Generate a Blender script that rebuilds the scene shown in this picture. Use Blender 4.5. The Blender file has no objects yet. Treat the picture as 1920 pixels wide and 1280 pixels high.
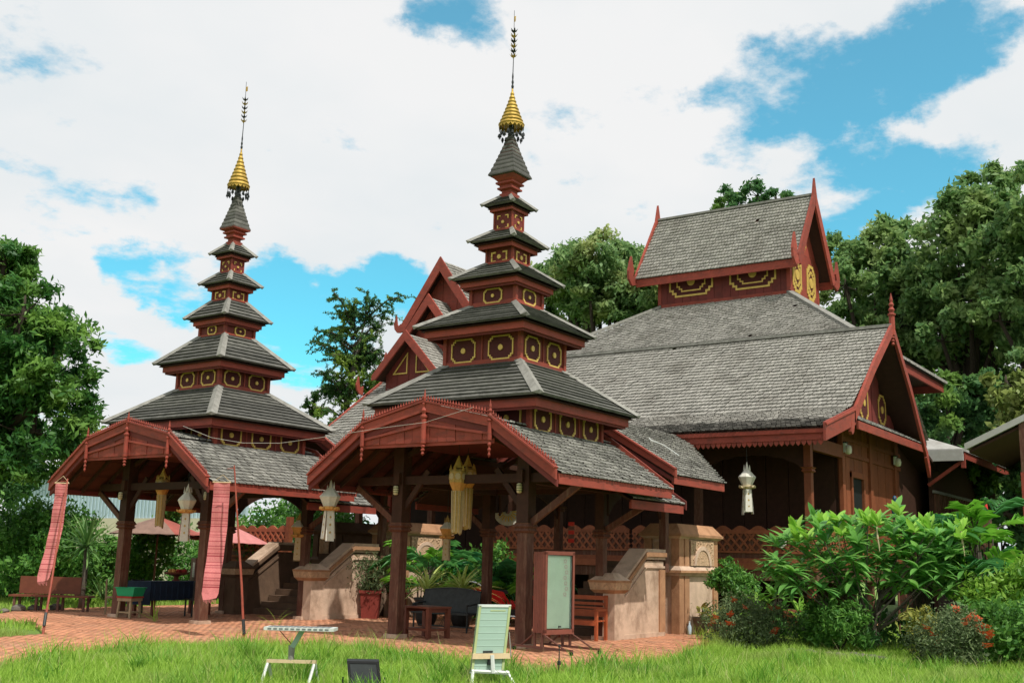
import bpy, bmesh, math, random
import numpy as np
from mathutils import Vector, Matrix
rnd = random.Random(7)
S = bpy.context.scene
C = S.collection
PI = math.pi

# ------------------------------------------------------------------ camera
YAW, PITCH, ROLL = 0.9661, 0.1965, 0.02624
cam_d = bpy.data.cameras.new('camera'); cam = bpy.data.objects.new('camera', cam_d); C.objects.link(cam)
cam_d.sensor_width = 36; cam_d.lens = 38.55; cam_d.clip_start = 0.1; cam_d.clip_end = 2000
fw = Vector((0, math.cos(PITCH), math.sin(PITCH))); up = Vector((0, -math.sin(PITCH), math.cos(PITCH))); rt = Vector((1, 0, 0))
cx = math.cos(ROLL)*rt + math.sin(ROLL)*up; cy = math.cos(ROLL)*up - math.sin(ROLL)*rt
R = Matrix.Rotation(-YAW, 3, 'Z') @ Matrix((cx, cy, -fw)).transposed()
cam.matrix_world = Matrix.Translation((-20.16, -14.11, 1.7)) @ R.to_4x4()
S.camera = cam

# ------------------------------------------------------------------ sky and sun
SUN_EL = math.radians(57)
SUN_DIR = Vector((-0.34*math.cos(SUN_EL), -0.94*math.cos(SUN_EL), math.sin(SUN_EL)))
w = bpy.data.worlds.new('World'); S.world = w; w.use_nodes = True
nt = w.node_tree; nt.nodes.clear()
def N(t, **k):
    n = nt.nodes.new(t)
    for a, b in k.items(): setattr(n, a, b)
    return n
def lk(a, b): nt.links.new(a, b)
def mth(op, a, b=None, clamp=False):
    n = N('ShaderNodeMath', operation=op, use_clamp=clamp)
    for i, x in enumerate((a, b)):
        if x is None: continue
        if isinstance(x, (int, float)): n.inputs[i].default_value = x
        else: lk(x, n.inputs[i])
    return n.outputs[0]
out = N('ShaderNodeOutputWorld'); bg = N('ShaderNodeBackground'); bg.inputs['Strength'].default_value = 0.1
sky = N('ShaderNodeTexSky', sky_type='NISHITA'); sky.sun_disc = False
sky.sun_elevation = SUN_EL; sky.sun_rotation = math.atan2(SUN_DIR.x, SUN_DIR.y)
sky.air_density = 1.0; sky.dust_density = 0.3; sky.ozone_density = 2.0
tc = N('ShaderNodeTexCoord'); DIR = tc.outputs['Generated']
sep = N('ShaderNodeSeparateXYZ'); lk(DIR, sep.inputs[0])
den = mth('ADD', mth('MAXIMUM', sep.outputs[2], 0.0), 0.22)
cmb = N('ShaderNodeCombineXYZ'); lk(mth('DIVIDE', sep.outputs[0], den), cmb.inputs[0]); lk(mth('DIVIDE', sep.outputs[1], den), cmb.inputs[1])
n1 = N('ShaderNodeTexNoise'); n1.inputs['Scale'].default_value = 4.2; n1.inputs['Detail'].default_value = 9; n1.inputs['Roughness'].default_value = 0.62
lk(cmb.outputs[0], n1.inputs['Vector'])
n2 = N('ShaderNodeTexNoise'); n2.inputs['Scale'].default_value = 1.1; n2.inputs['Detail'].default_value = 5; n2.inputs['Roughness'].default_value = 0.55
mp = N('ShaderNodeMapping'); mp.inputs['Location'].default_value = (3.1, 1.7, 0); lk(cmb.outputs[0], mp.inputs[0]); lk(mp.outputs[0], n2.inputs['Vector'])
# openings in the cloud deck (directions of the blue gaps, cosine radius, depth)
gaps = [((0.847,0.351,0.4),1.7,.75),
        ((0.858,0.324,0.398),2.2,.9),
        ((0.869,0.286,0.403),2.2,.9),
        ((0.877,0.251,0.41),2.0,.9),((0.881,0.217,0.42),2.0,.9),((0.885,0.183,0.429),1.7,.85),((0.886,0.154,0.437),1.4,.75),((0.858,0.272,0.436),1.0,.6),((0.867,0.341,0.365),1.8,.6),((0.862,0.366,0.351),1.2,.45),((0.881,0.32,0.348),1.6,.55),((0.906,0.273,0.323),2.2,.85),((0.916,0.235,0.326),1.5,.7),((0.905,0.291,0.311),2.0,.8),((0.924,0.193,0.329),1.2,.55),((0.684,0.561,0.467),1.3,.62),((0.704,0.541,0.461),1.4,.66),((0.719,0.525,0.456),.9,.5),((0.521,0.806,0.281),1.1,.15),((0.496,0.817,0.295),1.6,.12),((0.455,0.795,0.401),2.2,.08),((0.558,0.778,0.29),.8,.25),((0.563,0.792,0.238),1.2,.7),((0.596,0.769,0.231),1.4,.75),((0.632,0.741,0.224),1.6,.8),((0.671,0.708,0.219),2.0,.9),((0.705,0.675,0.217),1.8,.9),((0.734,0.638,0.231),1.5,.8),((0.684,0.705,0.187),2.0,.75),((0.577,0.8,0.167),1.0,.5),((0.701,0.683,0.203),1.6,.8)]
nw = N('ShaderNodeTexNoise'); nw.inputs['Scale'].default_value = 11; nw.inputs['Detail'].default_value = 7; nw.inputs['Roughness'].default_value = .62; lk(DIR, nw.inputs['Vector'])
wv_ = N('ShaderNodeVectorMath', operation='MULTIPLY_ADD'); lk(nw.outputs['Color'], wv_.inputs[0]); wv_.inputs[1].default_value = (.075,.075,.075); lk(DIR, wv_.inputs[2])
ws_ = N('ShaderNodeVectorMath', operation='SUBTRACT'); lk(wv_.outputs[0], ws_.inputs[0]); ws_.inputs[1].default_value = (.0375,.0375,.0375)
wn_ = N('ShaderNodeVectorMath', operation='NORMALIZE'); lk(ws_.outputs[0], wn_.inputs[0]); WD = wn_.outputs[0]
tot = None
for d, deg, amp in gaps:
    v = Vector(d).normalized()
    dp = N('ShaderNodeVectorMath', operation='DOT_PRODUCT'); lk(WD, dp.inputs[0]); dp.inputs[1].default_value = v
    mr = N('ShaderNodeMapRange'); mr.interpolation_type = 'SMOOTHSTEP'
    mr.inputs[1].default_value = math.cos(math.radians(deg*1.9)); mr.inputs[2].default_value = math.cos(math.radians(deg*0.2))
    mr.inputs[3].default_value = 0; mr.inputs[4].default_value = amp*0.78; lk(dp.outputs['Value'], mr.inputs[0])
    tot = mr.outputs[0] if tot is None else mth('MAXIMUM', tot, mr.outputs[0])
cov = mth('SUBTRACT', mth('ADD', mth('MULTIPLY', n1.outputs['Fac'], 2.3), mth('MULTIPLY', n2.outputs['Fac'], 0.35)), mth('ADD', tot, 0.63))
fac = N('ShaderNodeMapRange'); fac.interpolation_type = 'SMOOTHSTEP'
fac.inputs[1].default_value = 0.10; fac.inputs[2].default_value = 0.50; fac.inputs[3].default_value = 0.09; lk(cov, fac.inputs[0])
# cloud tone: bright, with faint grey-blue undersides
tone = N('ShaderNodeMapRange'); tone.inputs[1].default_value = 0.35; tone.inputs[2].default_value = 0.6; lk(n2.outputs['Fac'], tone.inputs[0])
cc = N('ShaderNodeMix', data_type='RGBA'); lk(tone.outputs[0], cc.inputs[0])
cc.inputs[6].default_value = (5.9, 6.3, 6.5, 1); cc.inputs[7].default_value = (6.85, 6.88, 6.9, 1)
tint = N('ShaderNodeMix', data_type='RGBA', blend_type='MULTIPLY'); tint.inputs[0].default_value = 1
lk(sky.outputs[0], tint.inputs[6]); tint.inputs[7].default_value = (0.38, 1.52, 1.38, 1)
mx = N('ShaderNodeMix', data_type='RGBA'); lk(fac.outputs[0], mx.inputs[0]); lk(tint.outputs[2], mx.inputs[6]); lk(cc.outputs[2], mx.inputs[7])
lk(mx.outputs[2], bg.inputs['Color']); lk(bg.outputs[0], out.inputs[0])
sun_d = bpy.data.lights.new('sun', 'SUN'); sun = bpy.data.objects.new('sun', sun_d); C.objects.link(sun)
sun_d.energy = 3.4; sun_d.angle = math.radians(0.6); sun_d.color = (1, .95, .87)
sun.rotation_euler = SUN_DIR.to_track_quat('Z', 'Y').to_euler(); sun.location = (0, 0, 40)
S.view_settings.view_transform = 'Standard'; S.view_settings.look = 'None'
S.view_settings.exposure = 0.38; S.view_settings.gamma = 1; S.view_settings.use_curve_mapping = False

# ------------------------------------------------------------------ materials
def mat(name, col, rough=.75, var=.25, scale=5, isl=0.0, metal=0.0, stain=None, stain_amt=.5, stain_scale=(1.2,1.2,1.2), bump=0.0, bscale=40, spec=.3):
    m = bpy.data.materials.new(name); m.use_nodes = True
    t = m.node_tree; p = t.nodes['Principled BSDF']
    p.inputs['Roughness'].default_value = rough; p.inputs['Metallic'].default_value = metal
    p.inputs['Specular IOR Level'].default_value = spec
    tcn = t.nodes.new('ShaderNodeTexCoord')
    no = t.nodes.new('ShaderNodeTexNoise'); no.inputs['Scale'].default_value = scale; no.inputs['Detail'].default_value = 6; no.inputs['Roughness'].default_value = .65
    t.links.new(tcn.outputs['Object'], no.inputs['Vector'])
    def mm(op, a, b):
        n = t.nodes.new('ShaderNodeMath'); n.operation = op
        for i, x in enumerate((a, b)):
            if isinstance(x, (int, float)): n.inputs[i].default_value = x
            else: t.links.new(x, n.inputs[i])
        return n.outputs[0]
    f = mm('ADD', mm('MULTIPLY', mm('SUBTRACT', no.outputs['Fac'], .5), var*4), 1.0)
    if isl:
        g = t.nodes.new('ShaderNodeNewGeometry'); oi = t.nodes.new('ShaderNodeObjectInfo')
        r = mm('FRACT', mm('ADD', g.outputs['Random Per Island'], oi.outputs['Random']), 0)
        f = mm('MULTIPLY', f, mm('ADD', mm('MULTIPLY', mm('SUBTRACT', r, .5), isl*2), 1.0))
    f = mm('MAXIMUM', f, 0.15)
    vm = t.nodes.new('ShaderNodeVectorMath'); vm.operation = 'SCALE'; vm.inputs[0].default_value = col
    t.links.new(f, vm.inputs['Scale']); cur = vm.outputs[0]
    if stain:
        mp = t.nodes.new('ShaderNodeMapping'); mp.inputs['Scale'].default_value = stain_scale; t.links.new(tcn.outputs['Object'], mp.inputs[0])
        n2 = t.nodes.new('ShaderNodeTexNoise'); n2.inputs['Scale'].default_value = 1.0; n2.inputs['Detail'].default_value = 8; n2.inputs['Roughness'].default_value = .7
        t.links.new(mp.outputs[0], n2.inputs['Vector'])
        rr = t.nodes.new('ShaderNodeMapRange'); rr.inputs[1].default_value = .48; rr.inputs[2].default_value = .68; rr.inputs[4].default_value = stain_amt
        t.links.new(n2.outputs['Fac'], rr.inputs[0])
        mi = t.nodes.new('ShaderNodeMix'); mi.data_type = 'RGBA'; t.links.new(rr.outputs[0], mi.inputs[0]); t.links.new(cur, mi.inputs[6]); mi.inputs[7].default_value = (*stain, 1)
        cur = mi.outputs[2]
    t.links.new(cur, p.inputs['Base Color'])
    if bump:
        b = t.nodes.new('ShaderNodeBump'); b.inputs['Strength'].default_value = bump; b.inputs['Distance'].default_value = .02
        n3 = t.nodes.new('ShaderNodeTexNoise'); n3.inputs['Scale'].default_value = bscale; n3.inputs['Detail'].default_value = 4
        t.links.new(tcn.outputs['Object'], n3.inputs['Vector']); t.links.new(n3.outputs['Fac'], b.inputs['Height']); t.links.new(b.outputs[0], p.inputs['Normal'])
    return m
def leafmat(name, c1, c2, trans=.35, rough=.5, c3=None, patch=.5):
    m = bpy.data.materials.new(name); m.use_nodes = True; t = m.node_tree; p = t.nodes['Principled BSDF']
    p.inputs['Roughness'].default_value = rough; p.inputs['Specular IOR Level'].default_value = .3
    g = t.nodes.new('ShaderNodeNewGeometry'); oi = t.nodes.new('ShaderNodeObjectInfo'); tcn = t.nodes.new('ShaderNodeTexCoord')
    ad = t.nodes.new('ShaderNodeMath'); ad.operation = 'ADD'; t.links.new(g.outputs['Random Per Island'], ad.inputs[0]); t.links.new(oi.outputs['Random'], ad.inputs[1])
    fr = t.nodes.new('ShaderNodeMath'); fr.operation = 'FRACT'; t.links.new(ad.outputs[0], fr.inputs[0])
    a = t.nodes.new('ShaderNodeMix'); a.data_type = 'RGBA'; t.links.new(fr.outputs[0], a.inputs[0]); a.inputs[6].default_value = (*c1, 1); a.inputs[7].default_value = (*c2, 1)
    cur = a.outputs[2]
    if c3:
        no = t.nodes.new('ShaderNodeTexNoise'); no.inputs['Scale'].default_value = patch; no.inputs['Detail'].default_value = 3; t.links.new(tcn.outputs['Object'], no.inputs['Vector'])
        rr = t.nodes.new('ShaderNodeMapRange'); rr.inputs[1].default_value = .5; rr.inputs[2].default_value = .64; t.links.new(no.outputs['Fac'], rr.inputs[0])
        b = t.nodes.new('ShaderNodeMix'); b.data_type = 'RGBA'; t.links.new(rr.outputs[0], b.inputs[0]); t.links.new(cur, b.inputs[6]); b.inputs[7].default_value = (*c3, 1); cur = b.outputs[2]
    t.links.new(cur, p.inputs['Base Color'])
    tr = t.nodes.new('ShaderNodeBsdfTranslucent'); t.links.new(cur, tr.inputs[0])
    ms = t.nodes.new('ShaderNodeMixShader'); ms.inputs[0].default_value = trans
    t.links.new(p.outputs[0], ms.inputs[1]); t.links.new(tr.outputs[0], ms.inputs[2]); t.links.new(ms.outputs[0], t.nodes['Material Output'].inputs[0])
    return m
M = dict(
 red=mat('red_paint', (.275,.053,.034), .68, .2, 3, isl=.16, stain=(.10,.04,.03), stain_amt=.6, stain_scale=(2.5,2.5,9), bump=.15),
 maroon=mat('maroon_board', (.15,.028,.022), .7, .2, 4, isl=.15, stain=(.06,.02,.015), stain_amt=.5),
 panel=mat('dark_panel', (.075,.014,.012), .7, .2, 6),
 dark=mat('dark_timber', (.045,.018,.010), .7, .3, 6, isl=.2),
 ceiling=mat('ceiling_timber', (.085,.026,.016), .75, .25, 5, isl=.25),
 column=mat('brown_timber', (.105,.040,.024), .65, .22, 7, isl=.1, stain=(.30,.20,.13), stain_amt=.35, stain_scale=(14,14,2.5), bump=.2),
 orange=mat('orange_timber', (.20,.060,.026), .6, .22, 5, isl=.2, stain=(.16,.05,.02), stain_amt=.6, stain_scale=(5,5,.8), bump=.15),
 lattice=mat('lattice_timber', (.27,.085,.04), .65, .25, 6, isl=.15),
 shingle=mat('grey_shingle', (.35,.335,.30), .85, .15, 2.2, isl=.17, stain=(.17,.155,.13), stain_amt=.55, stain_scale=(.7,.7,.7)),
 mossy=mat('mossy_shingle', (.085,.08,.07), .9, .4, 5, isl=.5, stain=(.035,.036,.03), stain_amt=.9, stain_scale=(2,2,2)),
 pshingle=mat('pavilion_shingle', (.235,.23,.205), .85, .22, 3, isl=.28, stain=(.06,.06,.05), stain_amt=.8, stain_scale=(1.1,1.1,1.6)),
 plank=mat('roof_plank_timber', (.098,.097,.085), .85, .35, 5, isl=.30, stain=(.035,.037,.030), stain_amt=.85, stain_scale=(3,3,7), bump=.2),
 hip=mat('hip_board_timber', (.235,.23,.205), .85, .25, 6, isl=.12, stain=(.12,.115,.10), stain_amt=.7, stain_scale=(5,5,2)),
 gold=mat('gold_paint', (.62,.43,.11), .45, .2, 9, metal=.25, isl=.1),
 goldleaf=mat('gilded_metal', (.46,.30,.06), .55, .5, 16, metal=.35, stain=(.12,.08,.03), stain_amt=.5, stain_scale=(9,9,14)),
 iron=mat('dark_metal', (.035,.04,.04), .5, .3, 10, metal=.4),
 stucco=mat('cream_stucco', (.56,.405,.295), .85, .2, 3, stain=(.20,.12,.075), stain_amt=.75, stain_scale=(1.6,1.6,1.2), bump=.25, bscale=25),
 shadestucco=mat('shaded_stained_stucco', (.13,.08,.05), .9, .25, 3, stain=(.07,.045,.03), stain_amt=.7, stain_scale=(1.6,1.6,1.2), bump=.25, bscale=25),  # stained stucco darkened further: deep shade of left walls and steps in its colour
 terracotta=mat('terracotta_stone', (.40,.215,.115), .85, .2, 4, isl=.1, stain=(.20,.09,.04), stain_amt=.6, stain_scale=(3,3,2), bump=.3, bscale=30),
 carving=mat('carved_stone', (.50,.34,.21), .9, .5, 16, stain=(.2,.1,.06), stain_amt=.6, stain_scale=(8,8,8), bump=.8, bscale=22),
 brick=mat('paving_brick', (.50,.225,.125), .9, .22, .9, isl=.22, stain=(.36,.23,.15), stain_amt=.6, stain_scale=(.5,.5,.5)),
 mortar=mat('paving_bed', (.22,.12,.075), .95, .3, 8),
 soil=mat('lawn_soil', (.13,.22,.035), .95, .4, 1.2, stain=(.10,.075,.04), stain_amt=.5, stain_scale=(.4,.4,.4)),
 pink=mat('pink_cloth', (.55,.185,.18), .9, .16, 30, isl=.10), pinkdark=mat('pink_stripe_cloth', (.30,.045,.055), .85, .12, 18),
 cream=mat('cream_paper', (.50,.41,.25), .8, .15, 20, isl=.06), amber=mat('amber_paper', (.56,.29,.08), .7, .15, 20, isl=.1), silver=mat('pale_paper', (.60,.58,.50), .7, .12, 20), lantgold=mat('old_gold_paper', (.42,.29,.09), .7, .35, 26, isl=.15),
 pole=mat('red_pole', (.28,.06,.035), .6, .25, 9, stain=(.1,.04,.03), stain_scale=(20,20,3)),
 greybark=mat('grey_bark', (.10,.085,.065), .95, .35, 8, bump=.6, bscale=14), bark=mat('dark_bark', (.05,.038,.028), .95, .35, 8, bump=.6, bscale=14),
 white=mat('white_metal', (.58,.61,.58), .45, .08, 8, stain=(.45,.42,.36), stain_amt=.35), palegreen=mat('pale_green_sheet', (.31,.43,.36), .3, .06, 3), lightgreen=mat('pale_green_rib', (.37,.49,.42), .45, .06, 3), olive=mat('olive_frame', (.36,.42,.20), .6, .12, 8),
 black=mat('black_plastic', (.012,.015,.015), .5, .2, 8), tan=mat('tan_batten', (.60,.46,.28), .6, .15, 9), cells=mat('dark_cell', (.16,.18,.18), .35, .1, 10),
 casewood=mat('case_timber', (.19,.062,.042), .55, .2, 6, isl=.06, bump=.15), rust=mat('brown_iron', (.13,.055,.04), .55, .3, 14),
 notice=mat('faded_notice', (.50,.57,.48), .6, .1, 3, stain=(.60,.64,.56), stain_amt=.6, stain_scale=(1,1,1)), pinkink=mat('faded_pink_ink', (.52,.36,.34), .7, .1, 6),
 benchred=mat('bench_timber', (.36,.085,.03), .45, .25, 6, isl=.15), tablewood=mat('table_timber', (.15,.045,.025), .5, .25, 6, isl=.1), palewood=mat('pale_stool_timber', (.33,.25,.15), .75, .25, 8, isl=.1),
 cloth=mat('dark_blue_cloth', (.010,.022,.045), .85, .3, 6), green=mat('green_plastic', (.01,.30,.13), .5, .1, 6), seatred=mat('seat_red', (.30,.03,.02), .6, .2, 6),
 scooter=mat('red_gloss', (.62,.012,.016), .18, .05, 5, spec=.6), rubber=mat('rubber', (.012,.012,.013), .8, .2, 20), chrome=mat('chrome', (.6,.6,.58), .2, .05, 6, metal=.9), seatblk=mat('seat_vinyl', (.02,.02,.022), .5, .1, 10),
 parasol=mat('red_parasol_cloth', (.30,.08,.06), .8, .25, 3, isl=.12), parasolpink=mat('pink_parasol_cloth', (.52,.20,.19), .8, .15, 4, isl=.08), parasolbrown=mat('faded_parasol_cloth', (.21,.13,.10), .85, .25, 4, isl=.1),
 wallblue=mat('pale_blue_sheet', (.42,.53,.60), .6, .08, 2, isl=.06), wallcream=mat('cream_wall', (.62,.56,.42), .85, .08, 1.5),
 metalroof=mat('grey_sheet_roof', (.40,.40,.38), .6, .12, 2, isl=.08, stain=(.22,.2,.17), stain_amt=.5), plantpot=mat('clay_pot', (.30,.10,.055), .8, .25, 7), redpot=mat('red_planter', (.20,.035,.025), .65, .2, 6), greypot=mat('grey_pot', (.16,.13,.09), .85, .3, 8),
 rock=mat('garden_rock', (.13,.115,.095), .95, .35, 4, isl=.3, bump=.5, bscale=12), lampglass=mat('lamp_cover', (.62,.58,.36), .4, .08, 9), cable=mat('pale_cable', (.5,.48,.42), .6, .1, 9), blue=mat('blue_glaze', (.008,.06,.12), .35, .3, 14), conered=mat('red_sheet', (.5,.03,.02), .6, .1, 6), fan=mat('white_fan_paper', (.55,.54,.46), .7, .12, 14),
)
L = dict(
 grass=leafmat('grass_blade', (.25,.44,.04), (.42,.62,.11), .48, .6, (.36,.48,.12), .55),
 weed=leafmat('weed_leaf', (.12,.29,.03), (.22,.44,.05), .45, .5, (.26,.44,.07), .9), straw=leafmat('straw_stalk', (.35,.36,.14), (.5,.46,.22), .3, .6),
 litter=leafmat('dry_leaf', (.20,.09,.03), (.36,.22,.08), .1, .8),
 dark=leafmat('deep_green_leaf', (.05,.15,.055), (.11,.25,.075), .45, .5, (.18,.32,.06), .35),
 mango=leafmat('mango_leaf', (.03,.12,.03), (.09,.24,.045), .42, .45, (.20,.37,.065), .5),
 teak=leafmat('broad_tree_leaf', (.115,.25,.085), (.24,.37,.115), .45, .5, (.27,.38,.12), .42),
 teakfar=leafmat('far_tree_leaf', (.13,.265,.095), (.25,.38,.13), .45, .5, (.36,.42,.15), .38),
 olivey=leafmat('yellow_green_leaf', (.15,.23,.05), (.30,.36,.10), .3, .5),
 feather=leafmat('feathery_leaf', (.04,.12,.045), (.09,.20,.05), .4, .5, (.24,.35,.04), .5),
 bush=leafmat('shrub_leaf', (.06,.19,.035), (.17,.37,.06), .42, .5, (.03,.10,.025), .8),
 lime=leafmat('lime_leaf', (.15,.34,.03), (.30,.50,.07), .42, .5, (.06,.18,.02), .9),
 grey=leafmat('grey_green_leaf', (.07,.12,.045), (.18,.24,.10), .3, .6, (.05,.08,.03), 1.2),
 frang=leafmat('glossy_green_leaf', (.11,.33,.085), (.28,.56,.13), .48, .28), franglight=leafmat('sunlit_top_leaf', (.26,.54,.06), (.42,.66,.13), .4, .35),  # paler copy for upper rosettes: sunlight on the top put into leaf colour
 palm=leafmat('palm_leaflet', (.04,.19,.065), (.12,.34,.08), .45, .4), palmlime=leafmat('sunlit_palm_leaflet', (.16,.46,.035), (.27,.56,.07), .4, .4),
 yucca=leafmat('yucca_leaf', (.07,.19,.05), (.18,.32,.09), .3, .45), spider=leafmat('striped_leaf', (.34,.46,.08), (.55,.60,.20), .35, .5), flower=leafmat('orange_flower', (.48,.07,.025), (.55,.12,.03), .3, .6), yellow=leafmat('yellow_variegated_leaf', (.30,.34,.06), (.45,.42,.12), .35, .5),
)

# ------------------------------------------------------------------ geometry helpers
class MB:
    def __init__(s): s.v = []; s.f = []
    def add(s, vs, fs):
        o = len(s.v); s.v += [tuple(v) for v in vs]; s.f += [tuple(i+o for i in f) for f in fs]; return s
    def box(s, x0, x1, y0, y1, z0, z1):
        return s.add([(x0,y0,z0),(x1,y0,z0),(x1,y1,z0),(x0,y1,z0),(x0,y0,z1),(x1,y0,z1),(x1,y1,z1),(x0,y1,z1)],
                     [(3,2,1,0),(4,5,6,7),(0,1,5,4),(1,2,6,5),(2,3,7,6),(3,0,4,7)])
    def bar(s, p, q, wd, h, side=None):
        p = Vector(p); q = Vector(q); d = (q-p).normalized()
        a = Vector(side) if side else d.cross(Vector((0,0,1)))
        if a.length < 1e-4: a = Vector((1,0,0))
        a = (a - d*a.dot(d)).normalized(); b = a.cross(d).normalized()
        a *= wd/2; b *= h/2
        vs = [p-a-b,p+a-b,p+a+b,p-a+b,q-a-b,q+a-b,q+a+b,q-a+b]
        return s.add(vs, [(3,2,1,0),(4,5,6,7),(0,1,5,4),(1,2,6,5),(2,3,7,6),(3,0,4,7)])
    def prism(s, poly, vec):
        n = len(poly); vec = Vector(vec); a = [Vector(p) for p in poly]
        return s.add(a+[p+vec for p in a], [tuple(range(n))[::-1], tuple(range(n,2*n))]+[(i,(i+1)%n,n+(i+1)%n,n+i) for i in range(n)])
    def ring(s, outer, inner, vec):
        n = len(outer); vec = Vector(vec); o = [Vector(p) for p in outer]; i_ = [Vector(p) for p in inner]
        vs = o+i_+[p+vec for p in o]+[p+vec for p in i_]; fs = []
        for i in range(n):
            j = (i+1) % n
            fs += [(2*n+i,2*n+j,3*n+j,3*n+i),(i,j,2*n+j,2*n+i),(n+j,n+i,3*n+i,3*n+j),(i,n+i,n+j,j)]
        return s.add(vs, fs)
    def tube(s, pts, r, n=8):
        pts = [Vector(p) for p in pts]; rs = r if isinstance(r, (list, tuple)) else [r]*len(pts); o = len(s.v)
        for i, p in enumerate(pts):
            d = (pts[min(i+1,len(pts)-1)]-pts[max(i-1,0)]).normalized()
            a = d.cross(Vector((.3,.1,1)) if abs(d.z) < .95 else Vector((1,0,0))).normalized(); b = d.cross(a)
            for k in range(n):
                t = 2*PI*k/n; s.v.append(tuple(p+(a*math.cos(t)+b*math.sin(t))*rs[i]))
        for i in range(len(pts)-1):
            for k in range(n): s.f.append((o+i*n+k,o+i*n+(k+1)%n,o+(i+1)*n+(k+1)%n,o+(i+1)*n+k))
        s.f.append(tuple(o+k for k in range(n))[::-1]); s.f.append(tuple(o+(len(pts)-1)*n+k for k in range(n))); return s
    def lathe(s, prof, n=12, c=(0,0), phase=0, sq=False):
        o = len(s.v)
        if sq: n = 4; phase = PI/4
        for r, z in prof:
            for k in range(n):
                t = phase+2*PI*k/n; q = r*(math.sqrt(2) if sq else 1); s.v.append((c[0]+q*math.cos(t), c[1]+q*math.sin(t), z))
        for i in range(len(prof)-1):
            for k in range(n): s.f.append((o+i*n+k,o+i*n+(k+1)%n,o+(i+1)*n+(k+1)%n,o+(i+1)*n+k))
        s.f.append(tuple(o+k for k in range(n))[::-1]); s.f.append(tuple(o+(len(prof)-1)*n+k for k in range(n))); return s
    def mesh(s, name, m):
        me = bpy.data.meshes.new(name); me.from_pydata(s.v, [], s.f); me.materials.append(m); return me
    def build(s, name, m, parent=None, smooth=False, kind=None):
        me = s.mesh(name, m)
        b = bmesh.new(); b.from_mesh(me); bmesh.ops.recalc_face_normals(b, faces=b.faces); b.to_mesh(me); b.free()
        if smooth: me.polygons.foreach_set('use_smooth', [True]*len(me.polygons))
        return obj(name, me, parent, kind)
def obj(name, me, parent=None, kind=None, mtx=None):
    o = bpy.data.objects.new(name, me); C.objects.link(o)
    if parent: o.parent = parent
    if kind: o['kind'] = kind
    if mtx is not None: o.matrix_local = mtx
    return o
def npmesh(name, V, F, m):
    V = np.asarray(V, np.float32); F = np.asarray(F, np.int32); k = F.shape[1]
    me = bpy.data.meshes.new(name); me.vertices.add(len(V)); me.vertices.foreach_set('co', V.ravel())
    me.loops.add(F.size); me.loops.foreach_set('vertex_index', F.ravel())
    me.polygons.add(len(F)); me.polygons.foreach_set('loop_start', np.arange(0, F.size, k, dtype=np.int32))
    me.update(calc_edges=True); me.materials.append(m); return me
def tag(o, label, cat, group=None):
    o['label'] = label; o['category'] = cat
    if group: o['group'] = group
    return o
def thing(name, label, cat, loc=(0,0,0), rz=0, group=None):
    o = bpy.data.objects.new(name, None); C.objects.link(o); o.location = loc; o.rotation_euler = (0,0,rz); o.empty_display_size = .2
    return tag(o, label, cat, group)
def copy_tree(o, parent=None):
    c = o.copy(); C.objects.link(c)
    if parent: c.parent = parent
    for ch in list(o.children): copy_tree(ch, c)
    return c
V3 = Vector
def lerp(a, b, t): return V3(a)*(1-t)+V3(b)*t

def shingles(P00, P10, P01, P11, rs, cs, lift=.035, seed=0, sub=None, jit=.010):
    """real overlapping shingles on a planar quad; P00-P10 is the eave, P01-P11 the top edge"""
    r = np.random.RandomState(seed); P00, P10, P01, P11 = map(V3, (P00,P10,P01,P11))
    e = (P10-P00).normalized(); upv = (P01-P00); n = e.cross(upv).normalized()
    if n.z < 0: n = -n
    L_ = (upv - e*upv.dot(e)).length; rows = max(1, int(round(L_/rs))); V = []; F = []
    for i in range(rows):
        a0 = lerp(P00,P01,i/rows); b0 = lerp(P10,P11,i/rows); a1 = lerp(P00,P01,min(1.0,(i+1.25)/rows)); b1 = lerp(P10,P11,min(1.0,(i+1.25)/rows))
        s0 = (a0-P00).dot(e); s1 = (b0-P00).dot(e)
        base = a0 - e*s0; top = a1 - e*(a1-P00).dot(e)
        x = s0 - ((i%2)*.5+r.rand()*.2)*cs
        while x < s1:
            wd = cs*(.9+.2*r.rand()); l = max(x, s0); h = min(x+wd-.014, s1); x += wd
            if h-l < .02: continue
            if r.rand() < .0006: continue
            li = lift*(.75+.5*r.rand()); dj = jit*(r.rand()-.5)
            dn = (base-top).normalized()*(dj*2+(.035 if r.rand() < .02 else 0))
            o = len(V)
            V += [base+e*l+n*li+dn, base+e*h+n*(li+dj)+dn, top+e*h+n*.006, top+e*l+n*.006, base+e*l+n*(lift*.45)+dn, base+e*h+n*(lift*.45)+dn]
            F += [(o,o+1,o+2,o+3),(o+4,o+5,o+1,o)]
    return np.array([tuple(v) for v in V]), np.array(F)
def shingle_part(name, quads, rs, cs, m, parent, seed=0, lift=.035):
    Vs = []; Fs = []; o = 0
    for i, q in enumerate(quads):
        V, F = shingles(*q, rs, cs, lift, seed+i); Vs.append(V); Fs.append(F+o); o += len(V)
    return obj(name, npmesh(name, np.concatenate(Vs), np.concatenate(Fs), m), parent, 'stuff')
def slab(q, th, name, m, parent, off=.0):
    a = [V3(p) for p in q]; n = (a[1]-a[0]).cross(a[2]-a[0]).normalized()
    if n.z < 0: n = -n
    return MB().prism([p-n*off for p in a], -n*th).build(name, m, parent)

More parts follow.
